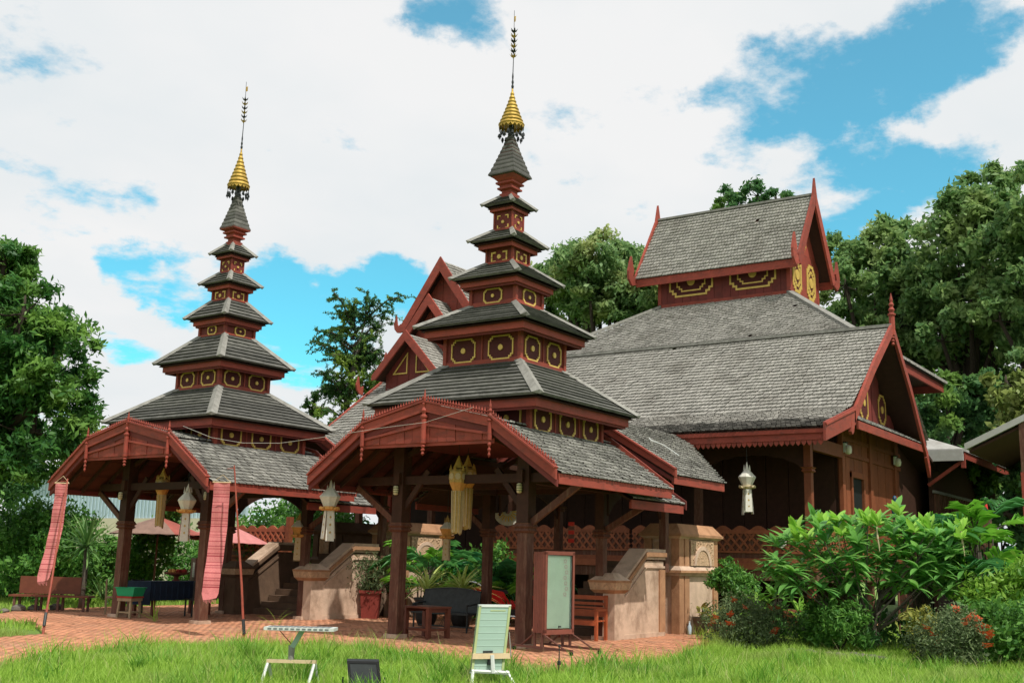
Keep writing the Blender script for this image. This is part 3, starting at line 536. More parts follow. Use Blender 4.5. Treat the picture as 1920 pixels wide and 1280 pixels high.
# ------------------------------------------------------------------ masonry stairs and covered stair roofs
def stairs(label, loc, rz, left=True):
    t = thing('staircase', label, 'staircase', loc, rz, 'masonry staircases up to the hall')
    for k in range(10): MB().box(2.75+k*.27,5.6,-1.3,1.3 if left else .45,k*.175-.02,(k+1)*.175).build('step', M['shadestucco'], t)
    for s in ((-1,1) if left else (-1,)):
        lo, hi = (-1.75,-1.30) if s < 0 else (1.30,1.75); a, b = lo, hi
        pf = [(2.45,0),(2.45,1.02),(2.6,1.05),(3.55,1.72),(3.72,1.76),(4.55,1.76),(4.55,0)]
        sm = 'stucco' if s < 0 else 'shadestucco'; tm = 'terracotta' if s < 0 else 'shadestucco'
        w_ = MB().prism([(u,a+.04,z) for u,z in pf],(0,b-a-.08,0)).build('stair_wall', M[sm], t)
        cp = [(2.35,1.05),(2.5,1.02),(3.6,1.80),(4.6,1.80)]
        for q, (h0, h1, ex) in enumerate(((0,.07,.0),(.07,.17,.05),(.17,.25,.01))):
            c2 = [(2.40,1.02),(3.58,1.80),(4.58,1.80)]
            MB().prism([(u,a-ex,z+h0) for u,z in c2]+[(u,a-ex,z+h1) for u,z in c2[::-1]],(0,b-a+2*ex,0)).build('sloping_coping', M['terracotta' if q == 1 and s < 0 else 'stucco' if s < 0 or q == 2 else 'shadestucco'], w_)
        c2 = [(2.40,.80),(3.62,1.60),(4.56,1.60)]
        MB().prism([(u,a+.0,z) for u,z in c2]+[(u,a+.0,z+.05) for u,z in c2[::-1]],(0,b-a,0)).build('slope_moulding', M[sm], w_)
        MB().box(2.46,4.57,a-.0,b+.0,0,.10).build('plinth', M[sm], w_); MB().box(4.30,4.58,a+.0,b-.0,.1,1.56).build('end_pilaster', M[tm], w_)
        # newel with moulded cap
        nw = MB().box(2.0,2.46,a-.03,b+.03,0,1.02).build('newel', M[sm], t)
        cy_ = (a+b)/2; hx, hy = .25, .27
        def fr(u0,u1,y0,y1,z0,z1,e0,e1,mm,nm,par): 
            MB().add([(u0-e0,y0-e0,z0),(u1+e0,y0-e0,z0),(u1+e0,y1+e0,z0),(u0-e0,y1+e0,z0),(u0-e1,y0-e1,z1),(u1+e1,y0-e1,z1),(u1+e1,y1+e1,z1),(u0-e1,y1+e1,z1)],[(3,2,1,0),(4,5,6,7),(0,1,5,4),(1,2,6,5),(2,3,7,6),(3,0,4,7)]).build(nm, M[mm], par)
        fr(2.0,2.46,a,b,1.02,1.10,.03,.10,tm,'cap_moulding',nw); fr(2.0,2.46,a,b,1.10,1.26,.10,.13,'carving','carved_band',nw); fr(2.0,2.46,a,b,1.26,1.31,.14,.14,tm,'cap_moulding',nw); fr(2.0,2.46,a,b,1.31,1.47,.12,-.08,sm,'cap_top',nw)
        # tall pedestal
        u0, u1 = 5.36, 7.75; y0, y1 = (-1.75,-.75) if s < 0 else (.75,1.75)
        pd = MB().box(u0+.05,u1-.05,y0+.05,y1-.05,0,2.5).build('pedestal', M[sm], t)
        for uu in (u0, u0+.32, u1-.32):
            for yy in (y0, y1-.22): MB().box(uu,uu+.26,yy-.0,yy+.22,0,1.42).build('pilaster', M[tm], pd)
        for uu in (u0, u0+.32, u1-.32):
            for yy in (y0, y1-.22): MB().box(uu,uu+.26,yy,yy+.22,1.66,2.34).build('upper_pilaster', M[tm], pd)
        fr(u0,u1,y0,y1,1.42,1.50,.0,.05,sm,'moulding',pd); fr(u0,u1,y0,y1,1.50,1.56,.09,.09,tm,'moulding',pd); fr(u0,u1,y0,y1,1.56,1.66,.09,.0,sm,'moulding',pd)
        fr(u0,u1,y0,y1,2.34,2.40,.0,.07,sm,'moulding',pd); fr(u0,u1,y0,y1,2.40,2.47,.10,.10,tm,'moulding',pd); fr(u0,u1,y0,y1,2.47,2.72,.08,-.12,tm,'pedestal_top',pd)
        yf = y0-.01 if s < 0 else y1+.01; cu = (u0+u1)/2+.1
        n = 12; oa = [(cu+.52*math.cos(PI*i/n), yf, 1.68+.50*math.sin(PI*i/n)) for i in range(n+1)]; ia = [(cu+.40*math.cos(PI*i/n), yf, 1.68+.40*math.sin(PI*i/n)) for i in range(n+1)]
        MB().prism(oa+ia[::-1],(0,s*.05,0)).build('relief_arch', M['stucco'], pd)
        MB().prism(ia,(0,s*.03,0)).build('relief_carving', M['carving'], pd)
        MB().box(u0+.62,u1-.36,min(yf,yf+s*.018),max(yf,yf+s*.018),1.68,2.32).build('relief_field', M['carving'], pd)
        rr = random.Random(4)
        mb = MB()
        for k in range(60):
            x, z = rr.uniform(u0+.7,u1-.45), rr.uniform(1.75,2.28); q = rr.uniform(.02,.05)
            mb.lathe([(q,yf),(q*.8,yf+s*.03),(.004,yf+s*.045)],6)
            for i in range(len(mb.v)-18, len(mb.v)): px, py, pz = mb.v[i]; mb.v[i] = (x+px, pz, z+py)
        mb.build('relief_leaves', M['carving'], pd, kind='stuff')
        # carved block on the narrow front face
        MB().box(u0-.015,u0+.02,(y0+y1)/2-.2,(y0+y1)/2+.2,1.75,2.25).build('front_relief', M['carving'], pd)
    return t
stairs('cream masonry staircase with tall carved pedestal, at the right end of the nearer pavilion', (0,0,0), 0, False)
stairs('cream masonry staircase behind the farther pavilion, with red planters standing beside it', (-.40,9.02,0), -.0283)
def stair_roof(label, loc, rz):
    t = thing('stair_roof', label, 'covered stair', loc, rz, 'shingled roofs over the stairs')
    u0, u1, zr, ev, ze = 2.98, 9.3, 5.42, 2.72, 3.78
    rf = MB()
    for s in (-1,1): rf.prism([(u0,0,zr-.06),(u0,s*ev,ze-.06),(5.9,s*ev,ze-.06),(u1,0,zr-.06)],(0,0,-.08))
    rf = rf.build('roof_deck', M['dark'], t)
    for s in (-1,1):
        shingle_part('roof_shingle', [((u0,s*(ev+.07),ze-.06),(5.9,s*(ev+.07),ze-.06),(u0,0,zr-.04),(u1,0,zr-.04))], .155, .12, M['pshingle'], rf, seed=int(11+s), lift=.05)
        MB().box(u0+.05,5.9,s*ev-.03,s*ev+.03,ze-.25,ze-.06).build('eave_board', M['red'], rf)
        MB().prism([(u0-.06,0,zr+.13),(u0-.06,s*(ev+.12),ze+.06),(u0-.06,s*(ev+.12),ze-.10),(u0-.06,0,zr-.08)],(.09,0,0)).build('barge_board', M['red'], rf)
        MB().prism([(u0-.02,0,zr-.09),(u0-.02,s*(ev+.02),ze-.11),(u0-.02,s*(ev+.02),ze-.2),(u0-.02,0,zr-.22)],(.05,0,0)).build('lower_barge_board', M['maroon'], rf)
        MB().bar((u0-.03,0,zr+.14),(u0-.03,s*(ev+.12),ze+.08),.12,.035,(1,0,0)).build('barge_cap', M['red'], rf)
        for u in (4.9,):
            p = MB().box(u-.09,u+.09,s*1.55-.09,s*1.55+.09,1.5,4.4).build('post', M['column'], t)
            MB().lathe([(.1,3.0),(.15,3.03),(.12,3.08),(.16,3.12),(.1,3.16)],4,(u,s*1.55),sq=True).build('post_capital', M['column'], p)
        # fretted arch between the posts
        arc = [(2.15+2.7*i/12, s*1.52, 2.75+.62*math.sin(PI*i/12)**.7) for i in range(13)]
        MB().prism(arc+[(4.85,s*1.52,3.55),(2.15,s*1.52,3.55)],(0,.05,0)).build('fretwork_arch', M['dark'], t)
    MB().box(2.1,5.0,-1.6,-1.48,3.5,3.7).build('beam', M['dark'], t); MB().box(2.1,5.0,1.48,1.6,3.5,3.7).build('beam', M['dark'], t)
    return t
stair_roof('grey shingled stair roof joining the nearer pavilion to the hall', (0,0,0), 0)
stair_roof('grey shingled stair roof joining the farther pavilion to the hall', (-.40,9.02,0), -.0283)

# ------------------------------------------------------------------ the great hall
hall = thing('temple_hall', 'large red timber hall with long grey shingled roofs and a raised gabled roof lantern', 'temple hall', (15, 3, 0))
HO = V3((15,3,0))
class HB(MB):   # written in scene coordinates, stored relative to the hall's base
    def build(s, name, m, parent=None, smooth=False, kind=None):
        if parent is None: parent = hall
        s.v = [(x-HO.x,y-HO.y,z-HO.z) for x,y,z in s.v]; return MB.build(s, name, m, parent, smooth, kind)
def hq(q): return tuple(V3(p)-HO for p in q)
def flame(mb, p, side, h=.9, w=.26, th=.08, axis='v'):
    """upturned flame-shaped roof end; p is its foot, side points outwards"""
    out = [(0,0),(.55,.02),(1.0,.22),(1.15,.5),(1.0,.72),(.82,1.0),(.72,.72),(.62,.5),(.5,.42),(.3,.4),(0,.5)]
    if axis == 'v': poly = [(p[0]+side*a*w,p[1],p[2]+b*h) for a,b in out]; mb.prism(poly,(0,th,0))
    else: poly = [(p[0],p[1]+side*a*w,p[2]+b*h) for a,b in out]; mb.prism(poly,(th,0,0))
VR, VL = -4.45, 16.6
# main roof: steep slope, kicked eave, back slope
main = HB().prism([(15.4,VR+.05,9.34),(11.0,VR+.05,6.20),(11.0,VR+.05,6.08),(15.4,VR+.05,9.20)],(0,VL-VR-.05,0))
main.prism([(11.0,VR+.05,6.20),(8.6,VR+.05,5.40),(8.6,VR+.05,5.30),(11.0,VR+.05,6.08)],(0,VL-VR-.05,0))
main.prism([(15.4,VR+.05,9.34),(19.5,VR+.05,6.1),(19.5,VR+.05,5.98),(15.4,VR+.05,9.20)],(0,VL-VR-.05,0)).prism([(19.5,VR+.3,6.1),(22.2,VR+.3,5.4),(22.2,VR+.3,5.3),(19.5,VR+.3,5.98)],(0,VL-VR-.4,0))
main = main.build('main_roof', M['dark'])
e = V3((1,0,0))
shingle_part('roof_shingle', [hq(((10.95,VR,6.22),(10.95,VL,6.22),(15.4,VR,9.40),(15.4,VL,9.40)))], .225, .14, M['shingle'], main, 21, .06)
shingle_part('roof_shingle', [hq(((9.3,VR+.02,5.66),(9.3,VL,5.66),(11.15,VR+.02,6.29),(11.15,VL,6.29)))], .225, .14, M['shingle'], main, 22, .06)
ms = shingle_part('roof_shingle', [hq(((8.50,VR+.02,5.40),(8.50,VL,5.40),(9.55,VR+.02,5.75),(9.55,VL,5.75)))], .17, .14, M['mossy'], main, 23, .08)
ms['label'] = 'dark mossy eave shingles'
shingle_part('roof_shingle', [hq(((19.6,VR,6.15),(19.6,VL,6.15),(15.4,VR,9.42),(15.4,VL,9.42)))], .22, .17, M['shingle'], main, 24, .05)
HB().bar((15.4,VR-.05,9.46),(15.4,VL,9.46),.26,.10).build('ridge_board', M['hip'], main)
eb = HB().box(8.62,8.70,VR+.02,1.7,5.08,5.40).build('eave_board', M['red'], main)
HB().box(8.56,8.62,VR+.02,1.7,5.26,5.37).build('eave_batten', M['red'], eb)
fr_ = HB(); k = 0; v = VR+.05
while v < 1.6:
    fr_.prism([(8.645,v,5.08),(8.645,v+.15,5.08),(8.645,v+.135,5.0),(8.645,v+.075,4.93),(8.645,v+.015,5.0)],(.025,0,0)); v += .155
fr_.build('lace_fringe', M['red'], main)
HB().box(8.62,8.70,1.7,VL,5.08,5.40).build('eave_board', M['red'], main)
# right gable of the main roof
def barge(pts, v, wd, th, m, parent, name='barge_board'):
    return HB().prism([(u,v,z) for u,z in pts]+[(u,v,z-wd) for u,z in pts[::-1]],(0,-th,0)).build(name, m, parent)
gr = barge([(15.4,9.56),(13.2,7.95),(11.0,6.12)], VR, .36, .09, M['red'], main)
HB().prism([(11.0,VR,6.12),(10.7,VR,5.84),(10.62,VR,5.5),(10.72,VR,5.42),(10.85,VR,5.5),(10.95,VR,5.72)],(0,-.1,0)).build('barge_end', M['red'], gr)
g2 = barge([(15.4,9.56),(17.3,7.75),(19.0,5.75)], VR, .34, .09, M['red'], main)
HB().prism([(19.0,VR,5.75),(19.28,VR,5.2),(19.22,VR,4.85),(19.08,VR,5.1),(18.85,VR,5.5)],(0,-.1,0)).build('barge_end', M['red'], g2)
HB().prism([(11.1,VR-.02,6.27),(8.45,VR-.02,5.52),(8.45,VR-.02,5.02),(11.1,VR-.02,5.75)],(0,-.07,0)).build('eave_end_board', M['red'], main)
HB().bar((11.1,VR-.1,6.2),(8.45,VR-.1,5.46),.05,.06,(0,1,0)).build('eave_end_moulding', M['red'], main)
HB().lathe(spindle(9.15,10.55,.10,.35),10,(15.4,VR-.05)).build('finial_post', M['red'], main)
pd = HB().prism([(15.4,-3.46,9.2),(11.3,-3.46,6.2),(19.4,-3.46,6.2)],(0,.08,0)).build('pediment', M['dark'])
for k in range(9):
    u = 12.0+k*.85; zt = 9.1-abs(u+.4-15.4)*.74
    if zt > 6.6: HB().box(u,u+.8,-3.50-.01*(k%2),-3.46,6.25,zt).build('pediment_board', M['maroon'], pd)
for u in (13.3,15.4,17.4):
    medallion(pd, V3((u-.1,-3.52,7.0))-HO, (1,0,0), (0,-1,0), .42, .5 if u != 15.4 else .6, .09, .06, .12)
pent = HB().prism([(11.6,VR+.03,5.92),(18.95,VR+.03,5.92),(18.95,-3.5,6.42),(11.6,-3.5,6.42)],(0,0,-.07)).build('pent_roof', M['dark'])
shingle_part('roof_shingle', [hq(((11.6,VR+.0,5.95),(18.95,VR+.0,5.95),(11.6,-3.5,6.46),(18.95,-3.5,6.46)))], .15, .16, M['pshingle'], pent, 31)
HB().box(11.55,18.98,VR-.02,VR+.04,5.68,5.92).build('eave_board', M['red'], pent)
# left end of the main roof
gl = barge([(15.4,9.56),(13.2,7.95),(11.0,6.30),(8.6,5.5)], VL+.08, .30, .09, M['red'], main)
HB().lathe(spindle(9.2,10.35,.10,.2),10,(15.4,VL+.06)).build('finial_post', M['red'], gl)
mb = HB(); flame(mb, (13.5,VL,8.25), -1, .75, .36); mb.build('roof_flame', M['red'], gl)
mb = HB(); flame(mb, (15.2,VL,9.45), -1, .85, .42); mb.build('roof_flame', M['red'], gl)
# upper hipped roof behind the ridge
U0, U1, W0, W1, ZE = 15.45, 27.6, -3.3, 10.1, 9.40; u0, u1, w0, w1, ZT = 20.0, 23.25, .58, 6.2, 12.14
hip_ = HB().add([(U0,W0,ZE-.06),(U1,W0,ZE-.06),(U1,W1,ZE-.06),(U0,W1,ZE-.06),(u0,w0,ZT-.06),(u1,w0,ZT-.06),(u1,w1,ZT-.06),(u0,w1,ZT-.06)],[(3,2,1,0),(0,1,5,4),(1,2,6,5),(2,3,7,6),(3,0,4,7),(4,5,6,7)]).build('hipped_roof', M['dark'])
shingle_part('roof_shingle', [hq(((U0,W0,ZE),(U0,W1,ZE),(u0,w0,ZT),(u0,w1,ZT))), hq(((U1,W0,ZE),(U0,W0,ZE),(u1,w0,ZT),(u0,w0,ZT)))], .215, .14, M['shingle'], hip_, 41, .06)
for a_, b_ in (((U0,W0,ZE),(u0,w0,ZT)),((U1,W0,ZE),(u1,w0,ZT)),((U0,W1,ZE),(u0,w1,ZT)),((U1,W1,ZE),(u1,w1,ZT))):
    d = (V3(b_)-V3(a_)); HB().bar(V3(a_)+V3((0,0,.04)),V3(b_)+V3((0,0,.06)),.26,.10,d.cross(V3((0,0,1)))).build('hip_board', M['hip'], hip_)
HB().box(U0+.3,U1-.05,W0+.08,W0+.16,ZE-.36,ZE-.06).build('eave_board', M['red'], hip_)
HB().box(U1-.15,U1-.08,W0+.16,W1,ZE-.36,ZE-.06).build('eave_board', M['red'], hip_)
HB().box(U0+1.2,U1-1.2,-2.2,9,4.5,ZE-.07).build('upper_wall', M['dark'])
# raised lantern with its own gabled roof
lw = HB().box(u0,u1,w0,w1,ZT-.3,14.2).build('lantern_wall', M['maroon'])
n = 16
for k in range(n):
    a_ = w0+(w1-w0)*k/n; HB().box(u0-.02-.008*(k%2),u0,a_,a_+(w1-w0)/n-.012,ZT+.1,14.1).build('wall_board', M['maroon'], lw)
HB().box(u0-.05,u0,w0-.04,w1+.04,ZT-.12,ZT+.12).build('base_rail', M['red'], lw); HB().box(u0-.05,u1,w0-.05,w0,ZT-.12,ZT+.12).build('base_rail', M['red'], lw)
HB().box(u0-.05,u0+.1,w0-.05,w0+.1,ZT,14.1).build('corner_post', M['red'], lw); HB().box(u1-.1,u1+.05,w0-.05,w0+.1,ZT,14.1).build('corner_post', M['red'], lw); HB().box(u0-.05,u0+.1,w1-.1,w1+.05,ZT,14.1).build('corner_post', M['red'], lw)
HB().box(u0+.1,u1-.1,w0-.03,w0,ZT+.1,14.1).build('end_panel', M['red'], lw)
for v in (w0+1.5,w1-1.45): medallion(lw, V3((u0-.032,v,13.12))-HO, (0,-1,0), (-1,0,0), .98, .62, .13, .075, .17, True)
for u in (u0+.75,u0+2.35): medallion(lw, V3((u,w0-.034,13.05))-HO, (1,0,0), (0,-1,0), .50, .74, .11, .13, .2, True)
RZ, EZ, EU0, EU1, RV0, RV1 = 16.45, 13.42, 19.45, 23.6, .05, 7.0; RU = 21.5
lr = HB()
lr.prism([(RU,RV0+.05,RZ-.05),(EU0,RV0+.05,EZ-.02),(EU0,RV0+.05,EZ-.12),(RU,RV0+.05,RZ-.2)],(0,RV1-RV0-.1,0)).prism([(RU,RV0+.05,RZ-.05),(EU1,RV0+.05,EZ-.02),(EU1,RV0+.05,EZ-.12),(RU,RV0+.05,RZ-.2)],(0,RV1-RV0-.1,0))
lr = lr.build('lantern_roof', M['dark'])
shingle_part('roof_shingle', [hq(((EU0-.08,RV0,EZ-.08),(EU0-.08,RV1,EZ-.08),(RU,RV0,RZ),(RU,RV1,RZ))), hq(((EU1+.05,RV0,EZ-.08),(EU1+.05,RV1,EZ-.08),(RU,RV0,RZ),(RU,RV1,RZ)))], .20, .135, M['shingle'], lr, 51, .055)
HB().bar((RU,RV0,RZ+.06),(RU,RV1,RZ+.06),.18,.09).build('ridge_board', M['hip'], lr)
HB().box(EU0-.02,EU0+.05,RV0,RV1,EZ-.40,EZ-.08).build('eave_board', M['red'], lr); HB().box(EU1-.05,EU1+.02,RV0,RV1,EZ-.40,EZ-.08).build('eave_board', M['red'], lr)
for v, th in ((RV0,-.09),(RV1,.09)):
    for eu, s in ((EU0,-1),(EU1,1)):
        b_ = HB().prism([(RU,v,RZ+.75),(RU+s*.22,v,RZ-.05),(eu+s*.02,v,EZ+.12),(eu+s*.08,v,EZ-.2),(eu-s*.2,v,EZ-.3),(RU+s*.02,v,RZ-.42)],(0,th,0)).build('barge_board', M['red'], lr)
        mb = HB(); fl = [(0,-.02),(.35,-.12),(.62,.1),(.66,.45),(.52,.85),(.40,1.12),(.30,.8),(.20,.55),(.28,.3),(.1,.25)]
        mb.prism([(eu+s*(a*1.05-.02),v,EZ-.28+b*1.02) for a,b in fl],(0,th,0)); mb.build('roof_flame', M['red'], b_)
HB().prism([(RU,w0-.02,RZ-.5),(u0-.1,w0-.02,14.0),(u1+.1,w0-.02,14.0)],(0,.08,0)).build('lantern_pediment', M['red'], lw)
medallion(lw, V3((RU-.2,w0-.05,14.6))-HO, (1,0,0), (0,-1,0), .5, .42, .1, .07, .12)
# triple stepped gables over the left part of the hall
VC = 14.5
def gable(uf, ub, zp, half, slope, bw, wall_z, planks, name, fl=True):
    zb = zp-half*slope
    r = HB()
    for s in (-1,1): r.prism([(uf,VC,zp-.08),(uf,VC+s*half,zb-.08),(uf,VC+s*half,zb-.18),(uf,VC,zp-.2)],(ub-uf,0,0))
    r = r.build(name, M['dark'])
    shingle_part('roof_shingle', [hq(((uf,VC+s*half,zb-.06),(ub,VC+s*half,zb-.06),(uf,VC,zp-.06),(ub,VC,zp-.06))) for s in (-1,1)], .19, .14, M['shingle'], r, int(uf*7), .05)
    for s in (-1,1):
        HB().prism([(uf-.02,VC,zp+.1),(uf-.02,VC+s*(half+.08),zb+.02),(uf-.02,VC+s*(half+.1),zb-.2),(uf-.02,VC+s*(half-bw*.35),zb-.16),(uf-.02,VC,zp-bw)],(-.08,0,0)).build('barge_board', M['red'], r)
        if fl: mb = HB(); flame(mb, (uf-.08,VC+s*(half+.02),zb-.2), s, .8, .34, .08, 'u'); mb.build('roof_flame', M['red'], r)
    hw = half*.86; n = 9
    for k in range(n):
        a_ = VC-hw+2*hw*k/n; b_ = a_+2*hw/n-.012; ff = lambda v: zp-abs(v-VC)*slope-.2
        pl = [(uf+.45-.01*(k%2),a_,wall_z),(uf+.45-.01*(k%2),b_,wall_z),(uf+.45-.01*(k%2),b_,ff(b_)),(uf+.45-.01*(k%2),a_,ff(a_))]
        if a_ < VC < b_: pl.insert(3,(uf+.45-.01*(k%2),VC,ff(VC)))
        HB().prism(pl,(.06,0,0)).build('gable_plank', M['red' if name != 'front_gable' else 'maroon'], r)
    for s in (-1,1): HB().bar((uf+.5,VC+s*half*.8,wall_z),(ub,VC+s*half*.8,wall_z),.08,.3).build('wall_plate', M['maroon'], r)
    return r
ga = gable(15.72,20.5,14.36,2.05,1.40,.55,11.2,9,'rear_gable'); HB().box(16.3,20.4,VC-1.6,VC+1.6,8.5,11.6).build('gable_tower_wall', M['red'], ga)
gb = gable(15.0,17.0,12.56,1.55,1.26,.42,9.5,9,'middle_gable', False)
gc = gable(13.62,16.2,10.74,1.62,1.05,.36,8.3,9,'front_gable', False)
for s in (-1,1):
    P = lambda a, b: V3((13.62+.43,VC+s*a,b))
    HB().ring([P(.22,9.1),P(.22,10.0),P(1.0,9.1)],[P(.27,9.15),P(.27,9.88),P(.88,9.15)],(-.03,0,0)).build('gold_triangle', M['gold'], gc)
# raised floor, posts, walls, balustrades
fl = HB().box(10.0,21,-3.5,13.4,1.58,1.75).build('floor', M['column'])
HB().box(9.86,10.0,-3.62,13.4,1.32,1.60).build('floor_beam', M['column'], fl); HB().box(9.9,21,-3.68,-3.56,1.32,1.60).build('floor_beam', M['column'], fl); HB().box(9.82,9.98,-3.7,13.4,1.61,1.80).build('floor_edge', M['lattice'], fl)
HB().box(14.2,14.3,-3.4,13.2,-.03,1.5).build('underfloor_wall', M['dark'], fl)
for k, (u, v) in enumerate([(10.1,-3.46+3.37*i) for i in range(6)]+[(15.5,-3.46),(19.2,-3.46)]):
    p = HB().box(u-.10,u+.10,v-.10,v+.10,.42,5.6 if u < 11 else 1.5).build('post', M['orange' if k == 0 else 'column'])
    HB().add([(u-.19,v-.19,-.03),(u+.19,v-.19,-.03),(u+.19,v+.19,-.03),(u-.19,v+.19,-.03),(u-.12,v-.12,.42),(u+.12,v-.12,.42),(u+.12,v+.12,.42),(u-.12,v+.12,.42)],[(3,2,1,0),(4,5,6,7),(0,1,5,4),(1,2,6,5),(2,3,7,6),(3,0,4,7)]).build('post_base', M['terracotta'], p)
    if u < 11: HB().lathe([(.10,4.32),(.16,4.36),(.13,4.42),(.17,4.47),(.10,4.5)],4,(u,v),sq=True).build('post_capital', M['orange' if k == 0 else 'column'], p)
for i in range(5):
    v0, v1 = -3.36+3.37*i, -3.56+3.37*(i+1); n = 14
    arc = [(10.06, v0+(v1-v0)*q/n, 4.35+.5*math.sin(PI*q/n)**.6+.03*(q%2)) for q in range(n+1)]
    HB().prism(arc+[(10.06,v1,5.3),(10.06,v0,5.3)],(.06,0,0)).build('fretwork_arch', M['dark'])
HB().box(10.0,10.2,-3.5,13.4,5.12,5.42).build('eave_beam', M['column']); HB().box(10.2,12.8,-3.58,-3.42,4.98,5.36).build('side_beam', M['orange'])
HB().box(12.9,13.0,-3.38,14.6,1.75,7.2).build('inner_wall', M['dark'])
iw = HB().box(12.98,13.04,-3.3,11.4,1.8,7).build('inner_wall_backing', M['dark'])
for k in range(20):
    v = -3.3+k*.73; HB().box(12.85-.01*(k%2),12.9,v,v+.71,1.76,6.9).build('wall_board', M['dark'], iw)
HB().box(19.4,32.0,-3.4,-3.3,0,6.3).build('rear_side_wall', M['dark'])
# sunlit side wall, built of framed boards
sw = HB().box(12.9,19.3,-3.44,-3.38,1.75,6.2).build('side_wall', M['orange'])
uu = 12.95; k = 0
while uu < 19.2:
    wd = .42; zlo = 1.8
    if 13.9 < uu+.2 < 14.95: HB().box(uu,uu+wd-.012,-3.475-.006*(k%2),-3.44,4.50,6.1).build('wall_board', M['orange'], sw); HB().box(uu,uu+wd-.012,-3.475,-3.44,1.8,2.6).build('wall_board', M['orange'], sw)
    else: HB().box(uu,uu+wd-.012,-3.475-.006*(k%2),-3.44,1.8,6.1).build('wall_board', M['orange'], sw)
    uu += wd; k += 1
HB().box(13.86,14.98,-3.462,-3.446,2.6,4.5).build('window_opening', M['black'], sw)
for b_ in ((13.74,13.88,2.5,4.62),(14.96,15.10,2.5,4.62)): HB().box(b_[0],b_[1],-3.54,-3.44,b_[2],b_[3]).build('window_frame', M['orange'], sw)
HB().box(13.74,15.10,-3.55,-3.44,4.48,4.66).build('window_frame', M['orange'], sw); HB().box(13.74,15.1,-3.56,-3.44,2.46,2.62).build('window_sill', M['orange'], sw)
for u in (12.95,15.75,18.6): HB().box(u-.12,u+.12,-3.56,-3.44,1.75,6.1).build('wall_post', M['orange'], sw)
for z in (5.15,5.62): HB().box(12.9,19.3,-3.53,-3.44,z-.06,z+.06).build('wall_rail', M['orange'], sw)
def balustrade(p, q, z0, z1, m, roundel=None):
    """carved railing: frame, woven lattice, scalloped top"""
    p, q = V3(p), V3(q); L_ = (q-p).length; d = (q-p)/L_; nn = V3((d.y,-d.x,0))
    X = lambda s, z, o=0: p+d*s+nn*o+V3((0,0,z))
    r = HB().bar(X(0,z0+.06),X(L_,z0+.06),.10,.13).build('railing', m)
    HB().bar(X(0,z1-.20),X(L_,z1-.20),.10,.10).build('top_rail', m, r); HB().bar(X(0,z0+.3),X(L_,z0+.3),.09,.06).build('middle_rail', m, r)
    n = max(1, int(L_/.52)); wv = L_/n; sc = HB()
    for k in range(n):
        pr = [(k*wv+wv*i/8, z1-.15+.13*math.sin(PI*i/8)**1.3) for i in range(9)]
        sc.prism([X(a,z,-.03) for a,z in pr]+[X((k+1)*wv,z1-.17,-.03),X(k*wv,z1-.17,-.03)], nn*.06)
    sc.build('scalloped_top', m, r)
    HB().prism([X(0,z0+.1,-.012),X(L_,z0+.1,-.012),X(L_,z1-.2,-.012),X(0,z1-.2,-.012)], nn*.024).build('backing_board', M['column'], r)
    h = z1-.25-(z0+.33); st = .26; lat = HB(); k = -2
    while k*st < L_:
        for s in (0,1):
            a0, a1 = k*st, k*st+h*.9
            b0, b1 = (z0+.33,z1-.25) if s == 0 else (z1-.25,z0+.33)
            if a0 < 0: b0 = b0+(b1-b0)*(-a0)/(a1-a0); a0 = 0
            if a1 > L_: b1 = b0+(b1-b0)*(L_-a0)/(a1-a0); a1 = L_
            if a1-a0 > .05:
                o = .03+.012*s
                for side in (1,-1): HB.add(lat, *(lambda b: (b.v,b.f))(MB().bar(X(a0,b0,o*side),X(a1,b1,o*side),.02,.065,nn)))
        k += 1
    lat.build('lattice', m, r)
    return r
ra = balustrade((9.9,-1.75,0),(9.9,-3.4,0),1.80,2.86,M['lattice']); balustrade((9.9,2.0,0),(9.9,-1.75,0),1.80,2.86,M['lattice'])
n = 14; P = [(9.82,-2.72+.16*math.cos(2*PI*i/n),2.38+.16*math.sin(2*PI*i/n)) for i in range(n)]; Q = [(9.82,-2.72+.115*math.cos(2*PI*i/n),2.38+.115*math.sin(2*PI*i/n)) for i in range(n)]
HB().ring(P,Q,(-.05,0,0)).build('roundel', M['silver'], ra); HB().prism(Q,(-.02,0,0)).build('roundel_glass', M['cells'], ra)
balustrade((9.9,-3.46,0),(13.0,-3.46,0),1.80,2.86,M['lattice'])
balustrade((9.9,7.2,0),(9.9,2.1,0),1.80,2.86,M['lattice'])
# gallery balustrade left of the farther stair
lg = HB().box(7.9,8.06,14.7,19.0,1.32,1.56).build('gallery_beam', M['lattice']); balustrade((7.95,19.0,0),(7.95,14.75,0),1.5,2.72,M['lattice'])
HB().box(7.86,8.06,14.62,14.8,0,3.0).build('gallery_post', M['orange']); HB().box(7.86,8.06,18.9,19.1,0,3.0).build('gallery_post', M['orange'])
for v in (11.7,12.6): HB().box(10.9,11.0,v,v+.5,1.75,5.5).build('gallery_board', M['red'])
# wall lamps
def wall_lamp(p, label):
    t = thing('wall_lamp', label, 'lamp', p)
    MB().box(-.10,.10,-.06,0,-.14,.14).build('lamp_body', M['white'], t); MB().lathe([(.03,-.2),(.09,-.17),(.11,-.06),(.09,.05),(.03,.09)],10,(0,-.12)).build('lamp_cover', M['silver'], t, True)
    MB().box(-.12,.12,-.10,0,.14,.18).build('lamp_hood', M['iron'], t)
wall_lamp((13.0,-3.57,5.30), 'white lamp high on the orange timber wall, by its left corner'); wall_lamp((18.4,-3.57,5.38), 'white lamp on the orange timber wall, deeper under the gable')

